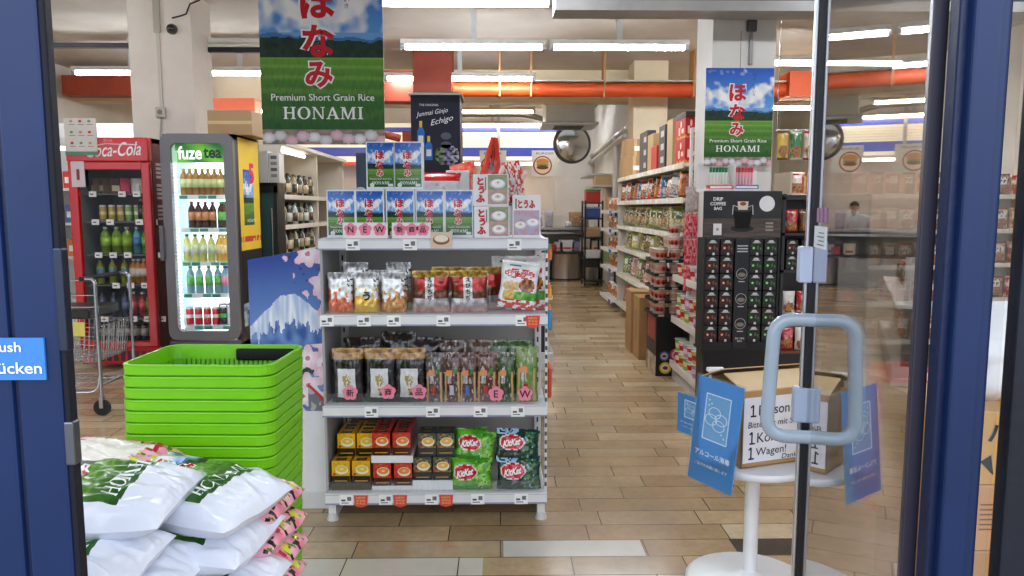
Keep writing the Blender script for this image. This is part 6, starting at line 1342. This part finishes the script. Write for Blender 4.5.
# ================================================================== FAR END: deli counter
DY = 14.3; ux0, ux1 = -3.2, 1.94
dc_ = thing('deli_counter', 'stainless deli counter with glass case at the far end of the aisle', 'counter', (0, DY, 0))
xr = (at(550, 265, DY).x, at(583, 265, DY).x); rc = (xr[0]+xr[1])/2; rr_ = (xr[1]-xr[0])/2
MB().lathe([(rr_, .03), (rr_, .50), (rr_+.01, .51)], (rc, .32, 0), C(196, 190, 184), 'steel', 40, pi, 2*pi).lathe([(rr_-.01, 0), (rr_-.01, .04)], (rc, .32, 0), C(50), 'satin', 30, pi, 2*pi).obj('round_front', dc_)
MB().box(ux0, xr[0], .1, .9, 0, .52, C(180, 178, 176), 'steel').box(xr[0], ux1, .35, .9, 0, .52, C(70, 68, 68), 'satin').box(ux0, ux1, .0, .92, .52, .56, C(44, 44, 46), 'satin').obj('counter_body', dc_)
MB().box(ux0, ux1, .02, .9, .98, 1.02, C(190, 190, 192), 'steel').box(ux0, ux1, -.02, .02, .9, .94, C(206), 'chrome').box(ux0, ux1, .5, .9, .56, .98, C(120, 110, 100), 'satin').obj('counter_top', dc_)
MB().box(ux0, ux1, .02, .03, .94, 1.3, C(226, 232, 232), 'crystal').box(ux0, ux1, .02, .4, 1.3, 1.31, C(226, 232, 232), 'crystal').obj('glass_guard', dc_)
DLC = [C(226, 226, 230), C(206, 190, 200), C(190, 60, 70), C(226, 226, 230), C(120, 130, 170), C(230, 220, 206)]
for k, (px, w, h, c) in enumerate(((541, .2, .2, DLC[5]), (553, .16, .14, DLC[2]), (559, .18, .18, DLC[1]), (567, .3, .22, DLC[0]), (576, .16, .2, DLC[4]), (585, .2, .26, C(190, 190, 190)), (597, .2, .2, C(206, 200, 190)))):
    x = at(px, 245, DY+.1).x; tag(MB().box(x-w/2, x+w/2, DY+.12, DY+.32, .561, .561+h, c, 'card', .01).box(x-w*.3, x+w*.3, DY+.118, DY+.12, .6, .64, C(190, 90, 90), 'card').obj('food_box'), f'{ORD[k]} box from the end shelf side inside the far deli counter', 'box', 'boxes in the deli counter')
for k, (px, w, h, c) in enumerate(((549, .14, .34, C(206, 200, 220)), (569, .13, .12, C(230)), (576, .24, .3, C(190, 150, 106)), (583, .2, .2, C(150, 120, 90)))):
    x = at(px, 220, DY+.4).x; q = pouch(w+.04, h, .1, lambda s, t, c=c: mix(c, C(240), max(0, nz(s*5, t*5, k))), 'satin', 8, 8, seed=k); tag(q.obj('paper_bag', None, (x, DY+.45, 1.0205)), ('lilac white bag on the deli counter beside the end shelf', 'small white bag in the middle of the deli counter', 'brown paper bag on the deli counter', 'tan bag on the deli counter by the racks')[k], 'bag', 'bags on the deli counter')
# person behind the counter
def person(x, y, label):
    me = bpy.data.meshes.new('person'); S = [((0, 0, .92), .15), ((0, -.04, 1.12), .14), ((.02, -.12, 1.3), .155), ((.05, -.2, 1.42), .06), ((.07, -.24, 1.47), .055),
        ((-.19, -.13, 1.33), .06), ((-.24, -.2, 1.1), .045), ((-.16, -.34, .98), .035), ((.22, -.15, 1.33), .06), ((.28, -.25, 1.12), .045), ((.18, -.38, 1.02), .035),
        ((-.09, 0, .82), .1), ((-.1, .02, .46), .07), ((-.1, .04, .06), .05), ((-.1, -.08, .04), .04), ((.09, 0, .82), .1), ((.1, .02, .46), .07), ((.1, .04, .06), .05), ((.1, -.08, .04), .04)]
    E = [(0, 1), (1, 2), (2, 3), (3, 4), (2, 5), (5, 6), (6, 7), (2, 8), (8, 9), (9, 10), (0, 11), (11, 12), (12, 13), (13, 14), (0, 15), (15, 16), (16, 17), (17, 18)]
    n = len(S); S = [((p[0], p[1], p[2]*.9), r) for p, r in S]
    for hnd, base in ((7, V((-.16, -.34, .88))), (10, V((.18, -.38, .92)))):
        for f_ in range(5): 
            d = V(((-.03+.015*f_)*(1 if f_ < 4 else 1.6), -.06-.012*(f_ in (1, 2)), -.02)); S.append((tuple(base+d*.6), .012)); S.append((tuple(base+d*1.15+V((0, -.005, -.025))), .008)); E += [(hnd, n), (n, n+1)]; n += 2
    me.from_pydata([s[0] for s in S], E, []); o = bpy.data.objects.new('person', me); col.objects.link(o); o.location = (x, y, 0)
    m = o.modifiers.new('skin', 'SKIN'); sv = me.skin_vertices[0].data if me.skin_vertices else None
    if sv is None:
        b = bmesh.new(); b.from_mesh(me); b.verts.layers.skin.verify(); b.to_mesh(me); b.free(); sv = me.skin_vertices[0].data
    for k, s in enumerate(S): sv[k].radius = (s[1], s[1])
    sv[0].use_root = True; o.modifiers.new('sub', 'SUBSURF').render_levels = 1
    ca = MAT['matte'].copy(); ca.name = 'white_coat'; nt = ca.node_tree; bs = [n_ for n_ in nt.nodes if n_.type == 'BSDF_PRINCIPLED'][0]; nt.links.remove(bs.inputs['Base Color'].links[0]); bs.inputs['Base Color'].default_value = C(222, 226, 236); me.materials.append(ca)
    tag(o, label, 'person')
    hd = V((.08, -.28, 1.41)); q = MB()
    prof = [(max(.001, .078*sin(pi*k/14)**.8*(1-.16*(1-k/14))), -.115+.23*k/14) for k in range(15)]; q.lathe(prof, hd, C(206, 160, 130), 'skin', 16)
    q.prism([hd+V((-.014, -.072, -.02)), hd+V((.014, -.072, -.02)), hd+V((0, -.078, .03))], (0, -.022, -.006), C(200, 150, 122), 'skin')
    for s in (-1, 1): q.disc(hd+V((s*.028, -.0775, .012)), X_*.012, Z_*.006, C(30), 'gloss').lathe([(.001, -.025), (.016, 0), (.001, .025)], hd+V((s*.078, .005, 0)), C(200, 150, 122), 'skin', 8)
    q.rect(hd+V((0, -.072, -.055)), X_*.02, Z_*.004, C(150, 80, 80), 'skin').obj('head', o)
    q = MB(); q.lathe([(max(.001, .088*sin(pi*k/14)**.7), -.03+.155*k/14) for k in range(15)], hd+V((0, .018, .0)), C(24, 20, 20), 'satin', 16); q.lathe([(.03, -.16), (.05, -.06), (.06, .02)], hd+V((0, .05, 0)), C(24, 20, 20), 'satin', 12); q.obj('hair', o, label='dark hair')
person(at(533, 215, 15.0).x, 15.84, 'person with dark hair and white coat working behind the deli counter')
# racks beside the counter
def rack(x0, x1, y0, y1, zs, H_, lb, c=C(26), name='wire_rack'):
    r = thing(name, lb, 'rack', (x0, y0, 0)); w, d = x1-x0, y1-y0
    for x in (0, w):
        for y in (0, d): MB().box(x-.015, x+.015, y-.015, y+.015, 0, H_, c, 'satin').obj('post', r)
    for z in zs: MB().box(-.01, w+.01, -.01, d+.01, z-.025, z, c, 'satin').obj('shelf_board', r)
    return r
YK = 13.2; rx = [at(p, 250, YK).x for p in (585, 602, 608, 622)]
rack(rx[0], rx[1], YK, YK+.5, (.1, .5, .88, 1.22, 1.5), 1.53, 'black rack standing next to the deli counter'); rack(rx[1]+.08, 1.98, YK-1.0, YK-.55, (.12, .5, .95, 1.35), 1.45, 'black rack against the white side wall', C(30))
q = [(0, 1.5005, 'red crate with green lid on top of the black rack', C(196, 50, 40)), (0, 1.2205, 'blue box on the upper shelf of the black rack', C(60, 90, 160)), (0, .8805, 'tan box on the middle shelf of the black rack', C(176, 140, 100)), (0, .5005, 'white box on the lower shelf of the black rack', C(220)), (0, .1005, 'steel pot on the lowest shelf of the black rack', C(150))]
for i, (_, z, lb, c) in enumerate(q):
    m = MB()
    if i == 4: m.lathe([(.11, 0), (.12, .02), (.12, .2), (.13, .21)], (0, 0, 0), C(180), 'steel', 20)
    else: m.box(-.13, .13, -.15, .15, 0, .2-.03*i, c, 'satin', .01).box(-.135, .135, -.155, .155, .2-.03*i, .23-.03*i, C(70, 150, 60) if i == 0 else mix(c, C(250), .3), 'satin', .006)
    tag(m.obj('storage_box' if i < 4 else 'steel_pot', None, ((rx[0]+rx[1])/2, YK+.25, z)), lb, 'box' if i < 4 else 'pot')
for i, (z, lb, c) in enumerate(((.5005, 'green box on the rack against the white side wall', C(120, 160, 80)), (.9505, 'white and blue box on the rack against the white side wall', C(206, 210, 220)), (.1205, 'grey appliance on the lowest shelf by the side wall', C(150, 150, 152)), (1.3505, 'brown carton on top of the rack by the side wall', C(186, 148, 100)))):
    tag(MB().box(-.16, .16, -.14, .14, 0, .22, c, 'satin', .02).box(-.1, .1, -.143, -.14, .06, .14, mix(c, C(250), .5), 'card').obj('storage_box', None, ((rx[1]+.08+1.98)/2, YK-.78, z)), lb, 'box')
# shallow white racks of snacks beyond the aisle shelving
WX = 1.54; vs_ = thing('snack_stand', 'white slanted snack stand beyond the long aisle shelving', 'stand', (WX, 10.15, 0))
MB().box(.34, .37, 0, 1.1, 0, 1.7, C(226), 'satin').obj('back_panel', vs_)
WZ = [.12, .55, .82, 1.1, 1.36]
for z in WZ: 
    b_ = MB().box(0, .35, 0, 1.1, z-.025, z, C(232), 'satin').obj('shelf_board', vs_); MB().box(-.012, .0, 0, 1.1, z-.04, z+.01, C(236), 'satin').box(-.014, -.012, .0, .22, z-.038, z+.008, C(40, 90, 170), 'card').obj('price_rail', b_)
for i, z in enumerate(WZ):
    for k in range(6):
        c = [(C(206, 60, 60), C(230, 220, 200)), (C(226, 160, 60), C(240, 220, 180)), (C(110, 90, 150), C(226, 214, 226)), (C(226, 220, 206), C(110, 130, 90)), (C(90, 130, 70), C(220, 220, 190))][(k+i*2) % 5]; key = f'snk{(k+i*2) % 5}'
        if key not in PROTO: PROTO[key] = pouch(.15, .17, .06, food_fn(c[0], c[1], k+i, c[1]), 'film', 9, 10, seed=k).mesh('snack_packet')
        o = bpy.data.objects.new('snack_packet', PROTO[key]); col.objects.link(o); o.location = (WX+.13, 10.25+k*.17, z+.012); o.rotation_euler = (radians(-6), 0, -pi/2+.4); tag(o, f'{ORD[k]} snack packet from the near end, {RW[5-i]} shelf of the slanted stand', 'packet', 'snack packets on the slanted stand')
sh = thing('wall_shelf', 'white wall shelf under the pipes beside the round mirror', 'shelf', (1.6, 14.2, 1.98)); MB().box(0, .42, -1.0, .6, 0, .03, C(220), 'satin').obj('shelf_board', sh)
sh = thing('wall_shelf', 'lower white wall shelf carrying a small brown carton', 'shelf', (1.62, 13.6, 1.77)); MB().box(0, .4, -.6, .6, 0, .03, C(214), 'satin').obj('shelf_board', sh)
tag(MB().box(1.68, 1.98, 13.1, 13.5, 1.8005, 1.97, C(206, 176, 130), 'card', .005).obj('brown_carton'), 'small brown carton on the lower white wall shelf', 'box')
# cartons seen through the narrow gap beside the glass door
gx = at(996, 480, 2.05).x
for i, (z0, z1, lb) in enumerate(((.0005, .40, 'brown carton at the bottom of the stack in the narrow gap beside the blue post'), (.401, .60, 'brown carton with small print in the narrow gap beside the blue post'), (.601, .82, 'brown carton with big black characters, topmost in the narrow gap'))):
    q = MB().box(gx-.16, gx+.24, 2.05, 2.4, z0, z1, [C(176, 132, 88), C(190, 142, 98), C(196, 152, 90)][i], 'card', .004)
    if i == 2: q.text('パ', (gx+.0, 2.049, z1-.06), X_, Z_, .06, C(30), off=.03).text('キ', (gx+.02, 2.049, z1-.015), X_, Z_, .02, C(30)).prism([(gx-.05, 2.049, z0+.07), (gx-.01, 2.049, z0+.03), (gx-.02, 2.049, z0+.09)], (0, -.0005, 0), C(30))
    if i == 1:
        for k in range(6): q.box(gx-.04, gx+.05-.01*(k % 3), 2.0485, 2.05, z1-.06-k*.015, z1-.056-k*.015, C(120, 84, 56), 'card')
    tag(q.obj('brown_carton'), lb, 'box', 'cartons in the gap')
tag(pouch(.36, .3, .16, lambda s, t: mix(C(226), C(240), nz(s*4, t*4)+.5), 'matte', 14, 14, seed=5, wr=.02).obj('paper_bag', None, (gx+.05, 2.2, .8205)), 'white paper bag standing on the carton stack in the narrow gap', 'bag')

# ================================================================== LIGHT
w = bpy.data.worlds.new('world'); scene.world = w; w.use_nodes = True; nt = w.node_tree; nt.nodes.clear()
o = nt.nodes.new('ShaderNodeOutputWorld'); bg = nt.nodes.new('ShaderNodeBackground'); tc = nt.nodes.new('ShaderNodeTexCoord'); sp = nt.nodes.new('ShaderNodeSeparateXYZ')
rp = nt.nodes.new('ShaderNodeValToRGB'); rp.color_ramp.elements[0].position = .42; rp.color_ramp.elements[0].color = (.16, .17, .19, 1); rp.color_ramp.elements[1].position = .62; rp.color_ramp.elements[1].color = (.88, .94, 1.04, 1)
mp = nt.nodes.new('ShaderNodeMapRange'); mp.inputs['From Min'].default_value = -1; mp.inputs['From Max'].default_value = 1
nt.links.new(tc.outputs['Generated'], sp.inputs[0]); nt.links.new(sp.outputs['Z'], mp.inputs['Value']); nt.links.new(mp.outputs['Result'], rp.inputs['Fac']); nt.links.new(rp.outputs['Color'], bg.inputs['Color']); nt.links.new(bg.outputs[0], o.inputs[0]); bg.inputs['Strength'].default_value = 2.3
scene.view_settings.view_transform = 'Standard'; scene.view_settings.look = 'None'; scene.view_settings.exposure = .34; scene.view_settings.gamma = .94
scene.cycles.max_bounces = 7; scene.cycles.diffuse_bounces = 4; scene.cycles.glossy_bounces = 4; scene.cycles.transparent_max_bounces = 12; scene.cycles.sample_clamp_indirect = 4; scene.cycles.use_denoising = True; scene.cycles.caustics_reflective = False; scene.cycles.caustics_refractive = False
